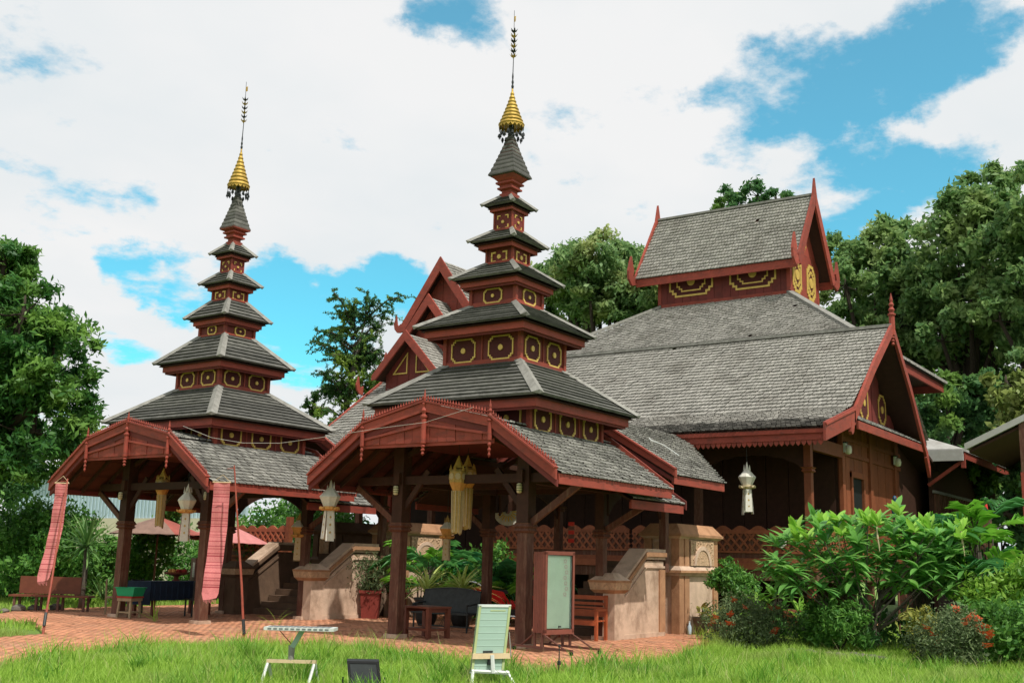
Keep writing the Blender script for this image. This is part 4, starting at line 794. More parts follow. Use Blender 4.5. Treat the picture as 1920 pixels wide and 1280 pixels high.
# ------------------------------------------------------------------ neighbouring buildings
an = thing('side_building', 'low dark timber building with a grey sheet roof, behind the right end of the hall', 'building', (26,-4,0))
AO = V3((26,-4,0))
class AB(MB):
    def build(s, name, m, parent, **k): s.v = [(x-AO.x,y-AO.y,z) for x,y,z in s.v]; return MB.build(s, name, m, parent, **k)
AB().prism([(21.3,-5.25,6.02),(34,-5.25,6.02),(34,-1,7.6),(24.5,-1,7.6)],(0,0,-.09)).prism([(21.3,-5.25,6.02),(24.5,-1,7.6),(21.3,-1,6.1)],(0,0,-.09)).build('roof', M['metalroof'], an)
AB().box(21.4,34,-5.2,-5.12,5.68,5.95).build('eave_board', M['red'], an); AB().box(21.25,21.35,-5.2,-1,5.6,5.98).build('front_eave', M['metalroof'], an)
AB().bar((21.5,-5.15,5.62),(21.5,-3.9,4.75),.09,.12,(1,0,0)).build('brace', M['red'], an); AB().bar((21.5,-5.15,5.9),(21.5,-5.15,5.35),.14,.14,(1,0,0)).build('drop_post', M['red'], an)
wl = AB().box(21.9,33,-3.95,-3.8,0,5.8).build('wall', M['dark'], an)
for k in range(26): AB().box(22+k*.42,22.26+k*.42,-4.02,-3.95,3.6,4.55).build('slat', M['column'], wl)
AB().box(21.8,33,-4.06,-3.95,4.5,4.6).build('slat_rail', M['hip'], wl); AB().box(21.8,33,-4.06,-3.9,1.4,1.75).build('floor_beam', M['column'], wl)
sh = thing('roofed_shelter', 'open shelter with a pale sheet roof at the right edge, on a red post', 'shelter', (16,-8.2,0))
MB().prism([(0,1.75,5.56),(0,-4.2,8.35),(0,-4.2,8.27),(0,1.75,5.46)],(9,0,0)).build('roof', M['metalroof'], sh)
MB().prism([(-.06,1.8,5.62),(-.06,-4.2,8.45),(-.06,-4.2,8.25),(-.06,1.8,5.42)],(.06,0,0)).build('barge_board', M['metalroof'], sh)
MB().prism([(.1,1.7,5.42),(.1,-4.2,8.18),(.1,-4.2,8.1),(.1,1.7,5.34)],(8.8,0,0)).build('dark_underside', M['dark'], sh)  # dark board added beneath the sheet roof to make its underside dark
pp = MB().box(-.02,.24,-.02,.24,0,4.7).build('post', M['red'], sh); MB().box(0,.22,0,.22,4.7,6.3).build('post_top', M['column'], pp)
MB().box(5,5.25,-.02,.24,0,6.3).build('post', M['dark'], sh); MB().box(8.8,9,-4,1.6,0,5.2).build('back_wall', M['dark'], sh)
gw = thing('boundary_building', 'pale building with a blue sheet wall beyond the garden on the left', 'building', (17,36,0))
MB().box(-.1,.1,-9,11,0,3.35).build('lower_wall', M['wallcream'], gw)
up_ = MB().box(.0,.15,-9,11,3.35,5.6).build('upper_wall', M['wallblue'], gw)
for k in range(66): MB().box(-.04,.0,-9+k*.3,-9+k*.3+.15,3.36,5.6).build('sheet_rib', M['wallblue'], up_)
MB().box(-.25,.3,-9.2,11.2,5.6,5.75).build('coping', M['metalroof'], gw)

# ------------------------------------------------------------------ lanterns, banners, cable
def lantern(label, loc, h, kind, rope=.5, seed=0, rz=0):
    """h is the full length; loc is the top of the lantern (where the cord begins)"""
    t = thing('paper_lantern', label, 'lantern', loc, rz, 'hanging paper lanterns')
    MB().tube([(0,0,-.02*h),(0,0,rope)], .007, 5).build('cord', M['iron'], t)
    r = random.Random(seed)
    if kind == 'big':
        a, b = M['lantgold'], M['cream']; R_ = .118*h
        cr = MB().lathe([(.004,0),(.03*h,-.07*h),(.07*h,-.16*h),(.05*h,-.165*h)],6).build('crown', M['gold'], t)
        for k in range(6):
            an = PI/3*k; c, s = math.cos(an)*.1*h, math.sin(an)*.1*h
            MB().lathe([(.002,-.12*h),(.022*h,-.2*h)],4,(c,s)).build('crown_point', M['gold'], cr)
        bd = MB().lathe([(.7*R_,-.18*h),(R_,-.21*h),(R_,-.34*h),(.97*R_,-.35*h)],8).build('lantern_body', a, t)
        for k in range(8):
            an = PI/4*(k+.5); n = V3((math.cos(an),math.sin(an),0)); e = V3((-n.y,n.x,0)); c = n*R_*.93+V3((0,0,-.275*h))
            MB().prism([c+e*.036*h*math.cos(2*PI*i/10)+V3((0,0,.042*h*math.sin(2*PI*i/10))) for i in range(10)], n*.012).build('body_roundel', M['cream'], bd)
        MB().lathe([(R_,-.35*h),(.62*R_,-.45*h),(.6*R_,-.46*h)],8).build('lantern_cup', M['amber'], t)
        for k in range(8):
            an = PI/4*(k+.5); n = V3((math.cos(an),math.sin(an),0)); e = V3((-n.y,n.x,0)); c = n*R_*.56; l = r.uniform(.95,1.0)*h; bw = .045*h
            tl = MB().prism([c+e*bw+V3((0,0,-.455*h)),c-e*bw+V3((0,0,-.455*h)),c*.86-e*bw*.8+V3((0,0,-l)),c*.86+V3((0,0,-l-.02*h)),c*.86+e*bw*.8+V3((0,0,-l))], n*.006).build('paper_tail', M['cream'] if k % 2 else M['lantgold'], t)
            MB().bar(c*1.01+n*.008+V3((0,0,-.47*h)),c*.9+n*.008+V3((0,0,-.94*h)),.010,.004,e).build('tail_trim', M['lantgold'], tl)
    else:
        pale = {'white':('silver','silver','silver'), 'amber':('cream','amber','cream'), 'grey':('silver','silver','silver')}[kind]; R_ = .165*h
        cr = MB().lathe([(.004,.02*h),(.03*h,-.10*h),(.045*h,-.16*h)],8).build('crown', M['silver' if kind != 'amber' else 'lantgold'], t)
        for k in range(6):
            an = PI/3*k; c, s = math.cos(an)*.06*h, math.sin(an)*.06*h; MB().lathe([(.001,-.04*h),(.015*h,-.15*h)],4,(c,s)).build('crown_point', M['silver' if kind != 'amber' else 'lantgold'], cr)
        MB().lathe([(.05*h,-.14*h),(R_,-.27*h),(R_*1.02,-.285*h)],8).build('lantern_lid', M['silver'], t)
        MB().lathe([(R_,-.287*h),(.6*R_,-.43*h)],8).build('lantern_body', M[pale[1]], t)
        cl = MB().lathe([(.6*R_,-.43*h),(.7*R_,-.445*h),(.55*R_,-.49*h)],8).build('lantern_collar', M['amber' if kind != 'grey' else 'cream'], t)
        for k in range(6):
            an = PI/3*k; n = V3((math.cos(an),math.sin(an),0)); e = V3((-n.y,n.x,0)); c = n*.62*R_+V3((0,0,-.465*h))
            MB().prism([c-e*.05*h,c+e*.05*h,c+e*.06*h+n*.05*h+V3((0,0,.02*h)),c+n*.065*h+V3((0,0,.03*h)),c-e*.06*h+n*.05*h+V3((0,0,.02*h))],(0,0,-.035*h)).build('collar_petal', M['amber' if kind != 'grey' else 'cream'], cl)
        for k in range(4):
            an = PI/2*k+.4; n = V3((math.cos(an),math.sin(an),0)); e = V3((-n.y,n.x,0)); c = n*.38*R_; l = r.uniform(.93,1.0)*h; fl = 1.5 if kind != 'amber' else 1.1
            tl = MB().prism([c+e*.055*h+V3((0,0,-.48*h)),c-e*.055*h+V3((0,0,-.48*h)),c*fl-e*.07*h+V3((0,0,-l)),c*fl+e*.07*h+V3((0,0,-l))], n*.005).build('paper_tail', M[pale[2]], t)
            for q in (.6,.72,.84):
                cc_ = lerp(c,c*fl,(q-.48)/.5)+n*.006+V3((0,0,-q*h)); MB().prism([cc_+e*.02*h,cc_+V3((0,0,.025*h)),cc_-e*.02*h,cc_-V3((0,0,.025*h))], n*.003).build('tail_diamond', M['lantgold'], tl)
    return t
lantern('large gold lantern with long paper tails, front one of the pair in the nearer pavilion', (-1.5,.08,3.86), 1.66, 'big', .5, 1, .2)
lantern('large gold lantern half hidden behind the front one of the pair in the nearer pavilion', (-.8,.36,3.94), 1.6, 'big', .5, 2, .5)
lantern('small amber lantern hanging low behind the pair of large gold lanterns', (.6,1.95,2.69), 1.08, 'amber', 1.0, 3)
lantern('large gold lantern with long tails in the middle of the farther pavilion', (-1.68,9.55,3.82), 1.54, 'big', .5, 4, .1)
lantern('white and amber lantern beside the right front post of the farther pavilion', (-2.44,7.6,3.30), 1.38, 'white', .4, 5, .4)
lantern('small amber lantern hanging before the slim rear post of the farther pavilion', (1.57,7.79,2.80), 1.30, 'amber', .9, 6, .2)
lantern('white lantern with amber petals under the left eave corner of the nearer pavilion', (-2.3,3.0,3.35), 1.38, 'white', .25, 7, .7)
lantern('pale grey lantern hanging alone under the eave of the hall', (8.9,-2.12,4.54), 1.45, 'grey', .8, 8, .3)
def banner(label, top, w_, ln, tilt, sweep, seed):
    t = thing('cloth_banner', label, 'banner', top, 0, 'pink striped cloth banners')
    r = random.Random(seed); d = V3((math.cos(-tilt), math.sin(-tilt), 0)); n = V3((d.y,-d.x,0))
    def X(s, z):
        f = -z/ln; return d*(s+sweep*f*f*.6)+n*(.025*math.sin(f*6+seed)+.012*math.sin(f*23+seed)+.10*f*f)+V3((0,0,z))
    z = 0; k = 0; pat = [.085,.012,.04,.014,.07,.012,.03,.02,.10,.010,.05,.012,.03,.012,.08,.016]
    while z > -ln+.12:
        h = pat[k % len(pat)]*r.uniform(.85,1.2); h = min(h, ln-.12+z+.001); a, b = z, z-h; z = b
        wa = w_/2; vs = []
        q = 5
        for i in range(q+1):
            s = -wa+2*wa*i/q; vs += [X(s,a)+n*.010*math.sin(i*1.5+a*3.1), X(s,b)+n*.010*math.sin(i*1.5+b*3.1)]
        o = MB().add(vs+[v_-n*.004 for v_ in vs],[(2*i,2*i+1,2*i+3,2*i+2) for i in range(q)]+[(2*q+2+2*i,2*q+4+2*i,2*q+5+2*i,2*q+3+2*i) for i in range(q)])
        o.build('cloth_band' if k % 2 == 0 else 'cloth_stripe', M['pink' if k % 2 == 0 else 'pinkdark'], t); k += 1
    wa = w_/2
    MB().prism([X(-wa,z),X(wa,z),X(wa*.85,-ln+.03),X(wa*.2,-ln),X(-wa*.7,-ln-.02)], n*.004).build('cloth_end', M['pink'], t)
    for i in range(9): p = X(-wa*.6+wa*1.35*i/8,-ln+.0); MB().tube([p,p+V3((0,0,-.05-.02*(i%3)))],.006,4).build('fringe', M['pink'], t)
    a = X(-wa-.02,.0); b = X(wa+.02,.0); MB().tube([a,b],.012,6).build('top_rod', M['tan'], t)
    MB().tube([a,V3((0,0,.16))],.005,4).build('hanging_cord', M['tan'], t); MB().tube([b,V3((0,0,.16))],.005,4).build('hanging_cord', M['tan'], t)
    return t
banner('narrow pink striped banner at the left corner of the farther pavilion', (-5.45,8.20,3.13), .28, 2.15, .97, -.30, 1)
banner('wider pink striped banner hanging before the right front post of the farther pavilion', (-4.4,4.12,3.15), .35, 2.40, 1.0, -.09, 2)
def pole(label, p, q):
    t = thing('banner_pole', label, 'pole', p, 0, 'thin red banner poles'); v = V3(q)-V3(p)
    MB().tube([(0,0,-.1),v*.3+V3((.01,0,0)),v*.65,v],[.026,.024,.02,.015],7).build('shaft', M['pole'], t)
    MB().tube([v*.04,v*.12],.033,7).build('dark_foot', M['iron'], t)
    MB().tube([v*.985,v*.985+V3((-.08,.12,-.02))],.009,5).build('hook', M['pole'], t)
pole('leaning thin red pole behind the narrow pink banner', (-6.41,6.88,0), (-5.5,7.95,3.22)); pole('thin red pole standing to the right of the wider pink banner', (-4.74,2.73,0), (-4.55,3.62,3.48))
cb = thing('cable', 'thin pale cable slung between the two pavilion gables', 'cable', (-2.85,4,4.1))
P = [V3(p)-V3((-2.85,4,4.1)) for p in ((-2.95,7.35,4.66),(-2.95,6.3,4.34),(-2.95,5.2,4.17),(-2.95,4,4.12),(-2.95,2.69,4.20),(-2.95,1.12,4.32),(-2.98,-.16,4.38),(-2.98,-1.36,4.62))]
MB().tube(P,.0045,5).build('cable_line', M['cable'], cb)
wc = thing('roof_cable', 'bent white pipe lying on the stair roof of the nearer pavilion', 'pipe', (5.0,-1.2,4.7))
MB().tube([(0,.12,.16),(-.02,.05,.10),(.05,-.25,-.02),(.02,-.55,-.20),(-.05,-.75,-.32)],.014,6).build('pipe_run', M['white'], wc)
for (u,v,z),l in (((-1.66,1.66,3.13),'small cream lamp on the left front post of the nearer pavilion'),((-1.66,-1.6,3.13),'small caged lamp on the right front post of the nearer pavilion'),((-2.10,10.68,3.08),'small cream lamp on the left front post of the farther pavilion'),((-2.03,7.42,3.05),'small caged lamp on the right front post of the farther pavilion')):
    t = thing('post_lamp', l, 'lamp', (u,v,z), 0, 'small lamps on the front posts')
    MB().lathe([(.03,-.1),(.055,-.08),(.06,0),(.055,.08),(.03,.1)],8).build('lamp_cover', M['lampglass'], t, True)
    for q in (-.05,0,.05): MB().lathe([(.06,q-.006),(.066,q),(.06,q+.006)],8).build('lamp_band', M['iron'], t)
    MB().box(.03,.09,-.03,.03,-.05,.05).build('lamp_bracket', M['iron'], t)

# ------------------------------------------------------------------ furniture and things on the paving
def rod(p, q, r, name, m, t, n=6): return MB().tube([p,q],r,n).build(name, M[m], t)
# glazed notice case on wheels
A = math.atan2(-.22,.975)
t = thing('notice_case', 'tall brown glazed notice case on wheeled iron feet, in front of the nearer pavilion', 'notice case', (-1.72,-2.62,0), A)
W_, D_ = .80, .27; zb, zt = .36, 1.87
cs = MB().box(-W_/2,W_/2,.02,D_,zb,zt).build('case', M['casewood'], t)
for k in range(6): MB().box(-W_/2-.008,-W_/2,.02+k*D_/6,.02+(k+1)*D_/6-.006,zb,zt).build('side_board', M['casewood'], cs)
MB().box(-W_/2+.05,W_/2-.05,.0,.02,zb+.08,zt-.06).build('notice_sheet', M['notice'], t)
for b_ in ((-W_/2,-W_/2+.055,zb,zt),(W_/2-.055,W_/2,zb,zt)): MB().box(b_[0],b_[1],-.035,.02,b_[2],b_[3]).build('door_frame', M['casewood'], t)
MB().box(-W_/2,W_/2,-.035,.02,zt-.05,zt+.02).build('door_frame', M['casewood'], t); MB().box(-W_/2,W_/2,-.035,.02,zb-.03,zb+.06).build('door_frame', M['casewood'], t)
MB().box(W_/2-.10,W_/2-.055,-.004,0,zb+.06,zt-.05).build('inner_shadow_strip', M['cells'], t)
for k in range(7):   # faded vertical writing on the sheet
    z = zt-.16-k*.105; x = .16+.02*(k%3)
    MB().ring([(x+.045*math.cos(2*PI*i/9),-.003,z+.035*math.sin(2*PI*i/9)) for i in range(9)],[(x+.028*math.cos(2*PI*i/9),-.003,z+.02*math.sin(2*PI*i/9)) for i in range(9)],(0,-.002,0)).build('faded_character', M['pinkink'], t)
    MB().box(x-.05,x+.05,-.005,-.003,z-.045,z-.038).build('faded_character', M['pinkink'], t)
MB().box(-.03,.03,-.05,-.03,zb+.10,zb+.13).build('lock', M['iron'], t)
gm = bpy.data.materials.new('case_glass'); gm.use_nodes = True; gp = gm.node_tree.nodes['Principled BSDF']; gp.inputs['Base Color'].default_value = (.85,.95,.9,1); gp.inputs['Transmission Weight'].default_value = 1; gp.inputs['Roughness'].default_value = .05; gp.inputs['IOR'].default_value = 1.2
MB().box(-W_/2+.055,W_/2-.055,-.024,-.018,zb+.06,zt-.05).build('glass_pane', gm, t)
for x in (-W_/2+.02, W_/2-.02):
    sk = MB().box(x-.025,x+.025,-.75,.85,.07,.11).build('foot_rail', M['rust'], t)
    for y in (-.72,.82): MB().lathe([(.01,-.02),(.04,-.018),(.04,.018),(.01,.02)],10).build('wheel', M['rubber'], sk); o = C.objects[-1] if False else list(sk.children)[-1]; o.location = (x,y,.042); o.rotation_euler = (0,PI/2,0)
    for y in (.05,.25): MB().box(x-.02,x+.02,y-.02,y+.02,.1,zb).build('leg', M['rust'], t)
    rod((x,.03,zb-.02),(x,-.52,.11),.018,'stay','rust',t); rod((x,.27,zb-.02),(x,.62,.11),.018,'stay','rust',t)
# pale green ribbed panel on a trestle
t = thing('ribbed_panel', 'pale green ribbed panel tilted on a white metal trestle in the grass', 'panel stand', (-7.62,-5.18,0), -.966+.42)
tl = math.radians(12); pn = bpy.data.objects.new('panel_tilt', None)
def tp(x, s, d=0): return V3((x, s*math.sin(tl)*.35+d*math.cos(tl), (.22+s*math.cos(tl))))+V3((.13*s,0,0))
PW, PH = .48, .88
def tq(x0,x1,s0,s1,d0,d1): 
    q = [tp(x0,s0,d0),tp(x1,s0,d0),tp(x1,s1,d0),tp(x0,s1,d0)]; return MB().prism(q, tp(0,0,d1)-tp(0,0,d0))
tq(-PW/2,PW/2,0,PH,0,.035).build('panel', M['palegreen'], t)
for k in range(9): s = .07+k*(PH-.13)/8.5; tq(-PW/2+.04,PW/2-.04,s,s+.010,-.004,0).build('rib', M['lightgreen'], t)
for a in ((-PW/2,-PW/2+.035,0,PH),(PW/2-.035,PW/2,0,PH),): tq(*a,-.012,.04).build('side_frame', M['olive'], t)
tq(-PW/2,PW/2,PH-.02,PH+.015,-.012,.04).build('top_frame', M['white'], t); tq(-PW/2,PW/2,-.02,.02,-.012,.04).build('bottom_frame', M['white'], t)
tq(-.06,.17,PH-.075,PH-.06,-.004,0).build('maker_plate', M['olive'], t)
tq(-.26,.30,.17,.24,-.05,-.012).build('batten', M['tan'], t); tq(-.02,.07,.09,.16,-.05,-.008).build('junction_box', M['black'], t); tq(-.10,.04,.25,.275,-.02,-.006).build('clip', M['iron'], t)
rod(tp(.02,.22,-.05),(.06,-.06,.20),.03,'post','white',t); rod((-.24,-.02,.23),(.30,-.05,.20),.026,'crossbar','white',t)
rod(tp(PW/2+.02,.52,0),tp(PW/2+.06,.2,-.06),.007,'stay','hip',t)
for x in (-.22,.28):
    for y in (-.22,.2): rod((x,-.03,.22),(x+(-.10 if x < 0 else .10)*(1 if y < 0 else -.6),y,-.05),.021,'leg','white',t)
# flat panel seen edge-on, on a similar trestle
t = thing('flat_panel', 'white framed flat panel held level above a white metal trestle', 'panel stand', (-9.5,-3.52,0), -.966+.02)
PW, D_ = .90, .42
fr = MB(); q = math.radians(-1.0)
Zp = lambda y: .765+y*math.tan(q)
fr = MB().prism([(-PW/2,-D_/2,Zp(-D_/2)-.03),(PW/2,-D_/2,Zp(-D_/2)-.03),(PW/2,D_/2,Zp(D_/2)-.03),(-PW/2,D_/2,Zp(D_/2)-.03)],(0,0,.04)).build('panel', M['white'], t)
for k in range(11): x = -PW/2+.05+k*.0735; MB().prism([(x,-D_/2+.03,Zp(-D_/2+.03)+.012),(x+.052,-D_/2+.03,Zp(-D_/2+.03)+.012),(x+.052,D_/2-.03,Zp(D_/2-.03)+.012),(x,D_/2-.03,Zp(D_/2-.03)+.012)],(0,0,.002)).build('cell', M['cells'], t); MB().box(x,x+.048,-D_/2-.003,-D_/2,Zp(-D_/2)-.02,Zp(-D_/2)).build('frame_slot', M['cells'], t)
MB().bar((.02,0,.74),(-.10,0,.52),.09,.06,(0,1,0)).build('arm', M['palegreen'], t); MB().tube([(-.11,0,.54),(-.11,0,.35)],[.045,.036],8).build('post', M['hip'], t)
MB().tube([(-.02,0,.745),(.03,-.04,.745)],.014,6).build('bolt', M['black'], t); rod((-.30,0,.745),(-.12,0,.56),.006,'stay','rust',t)
MB().box(-.42,.22,-.035,.035,.32,.36).build('crossbar', M['tan'], t)
for x in (-.40,.20):
    for y in (-.26,.26): rod((x,0,.34),(x-.06+.10*(y>0),y,-.05),.020,'leg','white',t)
# floodlight
t = thing('floodlight', 'black floodlight lying tilted in the grass at the bottom edge', 'floodlight', (-9.28,-4.42,0), -.966+.1)
q = [(-.20,-.05,.40),(.20,-.05,.40),(.255,-.14,.06),(-.145,-.14,.06)]
b_ = MB().prism(q,(0,.09,.02)).build('housing', M['black'], t)
MB().ring([V3(p)+V3((0,-.012,0)) for p in q],[lerp(p,(.03,-.095,.23),.16)+V3((0,-.012,0)) for p in q],(0,.012,0)).build('rim', M['rubber'], t)
MB().prism([lerp(p,(.03,-.095,.23),.17)+V3((0,-.004,0)) for p in q],(0,.004,0)).build('lens', M['iron'], t)
for k in range(6): MB().box(-.17+k*.062,-.15+k*.062,.03,.10,.12,.36).build('fin', M['black'], t)
rod((-.24,.0,.2),(-.24,.02,-.06),.012,'bracket','black',t); rod((.28,.0,.2),(.28,.02,-.06),.012,'bracket','black',t)
t = thing('garden_spike', 'thin dark spike standing at the edge of the paving', 'spike', (-5.5,-5.0,0)); MB().lathe([(.008,-.05),(.010,.16),(.028,.17),(.028,.22),(.010,.23),(.008,.42)],7).build('rod', M['iron'], t); MB().lathe([(.015,.42),(.02,.43),(.02,.45),(.0,.46)],7).build('cap', M['iron'], t)
# slatted bench behind the case
t = thing('wooden_bench', 'varnished orange bench with a slatted back, between the notice case and the staircase', 'bench', (1.85,-1.0,0), -PI/2)
for x in (-.62,.62):
    MB().box(x-.03,x+.03,.0,.07,0,.98).build('leg', M['benchred'], t); MB().box(x-.03,x+.03,-.42,-.35,0,.66).build('leg', M['benchred'], t); MB().box(x-.04,x+.04,-.45,.05,.64,.69).build('armrest', M['benchred'], t)
for k, (z, h) in enumerate(((.92,.09),(.79,.06),(.70,.04),(.58,.15))): MB().box(-.6,.6,-.01+.01*k,.03+.01*k,z-h/2,z+h/2).build('back_slat', M['benchred'], t)
for k in range(4): MB().box(-.62,.62,-.42+k*.11,-.33+k*.11,.41,.44).build('seat_slat', M['benchred'], t)
MB().box(-.62,.62,-.44,-.41,.33,.43).build('front_rail', M['benchred'], t)
# side table, dark bench
t = thing('side_table', 'low brown two-tier wooden table beside the left front post of the nearer pavilion', 'table', (-.85,1.30,0), -.15)
for x in (-.28,.28):
    for y in (-.36,.36): MB().box(x-.045,x+.045,y-.045,y+.045,0,.66).build('leg', M['tablewood'], t)
MB().box(-.34,.34,-.42,.42,.63,.67).build('tabletop', M['tablewood'], t); MB().box(-.3,.3,-.38,.38,.16,.21).build('shelf', M['tablewood'], t)
MB().lathe([(.05,.67),(.06,.7),(.03,.74)],8,(-.1,.3)).build('knob', M['iron'], t)
for s in (-1,1): MB().box(-.3,.3,s*.36-.015,s*.36+.015,.55,.63).build('apron', M['tablewood'], t)
t = thing('metal_bench', 'dark metal garden bench with a curved pierced back, under the striped plants', 'bench', (1.25,2.42,0), PI/2)
pts = [(-.85+1.7*i/12, .93+.07*math.sin(PI*i/12)) for i in range(13)]
bk = MB().prism([(x,-.28,z) for x,z in pts]+[(.85,-.20,.45),(-.85,-.20,.45)],(0,.025,0)).build('backrest', M['iron'], t)
for k in range(8): x = -.55+k*.14; MB().prism([(x,-.286,.84),(x+.05,-.286,.84),(x+.04,-.286,.89),(x+.01,-.286,.89)],(0,.006,0)).build('pierced_opening', M['spider'] if False else M['hip'], bk)
MB().tube([(x,-.27,z) for x,z in pts],.022,6).build('top_rail', M['iron'], t); MB().box(-.86,.86,-.25,.25,.40,.45).build('seat', M['iron'], t)
for x in (-.8,.8): rod((x,.2,0),(x,.2,.42),.022,'leg','iron',t); rod((x,-.22,0),(x,-.22,.6),.022,'leg','iron',t); rod((x,.22,.62),(x,-.25,.66),.02,'armrest','iron',t); rod((x,.2,.42),(x,.22,.62),.015,'arm_post','iron',t)
MB().box(-.8,.8,-.02,.02,.10,.13).build('stretcher', M['iron'], t); rod((0,.0,.02),(0,0,.42),.022,'centre_leg','iron',t)
for s in (-1,1): rod((0,0,.40),(s*.17,0,.12),.006,'stay','iron',t); rod((0,0,.40),(s*.10,0,.12),.006,'stay','iron',t)
# scooter
t = thing('motorcycle', 'glossy red step-through motorcycle parked half behind the front post', 'motorcycle', (4.3,2.72,0), -2.5); t.scale = (1.15,1.15,1.18)
def wheel(y):
    w_ = MB(); n = 20
    for k in range(n): pass
    o = MB().lathe([(.21,-.04),(.27,-.045),(.295,-.02),(.295,.02),(.27,.045),(.21,.04)],20).build('wheel', M['rubber'], t, True); o.location = (0,y,.295); o.rotation_euler = (0,PI/2,0)
    r_ = MB().lathe([(.205,-.025),(.225,-.02),(.225,.02),(.205,.025)],20).build('rim', M['chrome'], o); MB().lathe([(.03,-.05),(.06,-.03),(.06,.03),(.03,.05)],10).build('hub', M['iron'], o)
    for k in range(5): a = 2*PI*k/5; MB().bar((.05*math.cos(a),.05*math.sin(a),0),(.21*math.cos(a),.21*math.sin(a),0),.03,.02).build('spoke', M['iron'], o)
wheel(.62); wheel(-.62)
MB().prism([(-.09,.36,.42),(-.09,.46,.95),(-.09,.52,1.02),(-.09,.60,.98),(-.09,.62,.80),(-.09,.52,.40)],(.18,0,0)).build('front_cowl', M['scooter'], t)
for s in (-1,1): MB().prism([(s*.10,.44,.30),(s*.17,.40,.55),(s*.14,.48,.90),(s*.10,.56,.88),(s*.10,.56,.32)],(s*.03,0,0)).build('leg_shield', M['scooter'], t)
MB().prism([(-.10,.36,.40),(-.10,.40,.52),(-.10,.0,.58),(-.10,-.02,.36)],(.20,0,0)).build('body', M['scooter'], t)
for s in (-1,1): MB().prism([(s*.09,.02,.55),(s*.12,-.10,.74),(s*.12,-.62,.84),(s*.08,-.86,.82),(s*.09,-.50,.60),(s*.1,-.1,.45)],(s*.04,0,0)).build('side_cover', M['scooter'], t)
MB().prism([(-.13,.02,.70),(-.13,-.02,.78),(-.13,-.3,.78),(-.13,-.70,.87),(-.13,-.74,.82),(-.13,-.3,.70)],(.26,0,0)).build('seat', M['seatblk'], t)
MB().tube([(-.12,-.52,.83),(-.13,-.75,.93),(-.08,-.93,.95),(.08,-.93,.95),(.13,-.75,.93),(.12,-.52,.83)],.018,7).build('grab_rail', M['chrome'], t)
MB().prism([(-.08,.40,.52),(-.08,.62,.64),(-.08,.85,.52),(-.08,.92,.38),(-.08,.78,.58),(-.08,.6,.60)],(.16,0,0)).build('front_mudguard', M['scooter'], t); MB().prism([(-.08,-.5,.62),(-.08,-.86,.72),(-.08,-.98,.50),(-.08,-.88,.62)],(.16,0,0)).build('rear_mudguard', M['black'], t)
MB().tube([(-.36,.34,1.04),(-.18,.42,1.06),(0,.46,1.02),(.18,.42,1.06),(.36,.34,1.04)],.017,7).build('handlebar', M['iron'], t)
for s in (-1,1): rod((s*.36,.34,1.04),(s*.25,.39,1.05),.026,'grip','rubber',t); rod((s*.24,.42,1.06),(s*.30,.46,1.24),.008,'mirror_stem','iron',t); MB().prism([(s*.24,.46,1.22),(s*.38,.44,1.22),(s*.39,.44,1.32),(s*.26,.46,1.32)],(0,.02,0)).build('mirror', M['chrome'], t)
MB().lathe([(.02,.0),(.08,.01),(.09,.05),(.06,.10)],12).build('headlight', M['silver'], t, True); o = list(t.children)[-1]; o.location = (0,.54,.93); o.rotation_euler = (-PI/2+.3,0,0)
MB().box(-.10,.10,-.1,.25,.2,.42).build('engine', M['iron'], t); MB().tube([(.12,.2,.22),(.14,-.3,.24),(.15,-.85,.36)],[.03,.04,.05],8).build('exhaust', M['chrome'], t); rod((-.05,.58,.95),(-.05,.62,.3),.025,'fork','iron',t); rod((.05,.58,.95),(.05,.62,.3),.025,'fork','iron',t)
MB().prism([(-.06,.62,.62),(.06,.62,.62),(.05,.62,.86),(-.05,.62,.86)],(0,.012,0)).build('front_panel', M['pink'], t)
# half-round fan ornament
t = thing('fan_ornament', 'white half-round pleated fan hung under the back of the nearer pavilion', 'fan', (3.3,2.1,2.92), .55)
n = 18
for k in range(n):
    a0, a1 = PI+PI*k/n-.15, PI+PI*(k+1)/n-.15; d = .015*(k%2); P = lambda r,a,o: (-o,r*math.cos(a),r*math.sin(a))
    MB().prism([P(.06,a0,d),P(.36,a0,d),P(.36,a1,.015-d),P(.06,a1,.015-d)],(.01,0,0)).build('pleat', M['fan'], t)
for k in range(9): a = PI+PI*(k+.5)/9-.15; MB().bar((-.03,.12*math.cos(a),.12*math.sin(a)),(-.03,.26*math.cos(a),.26*math.sin(a)),.03,.006,(0,1,0)).build('gold_mark', M['gold'], t)
MB().tube([(0,0,-.02),(.05,0,.75)],.01,5).build('cord', M['iron'], t)
hb = thing('hanging_sign', 'small red and white vertical sign beside the right front post', 'sign', (2.6,-.25,2.2)); hb.scale = (.6,.55,.55)
for k in range(5): MB().box(-.02,.02,-.14,.14,-.1+k*.18,.06+k*.18).build('sign_plate', M['conered' if k % 2 == 0 else 'rust'], hb)
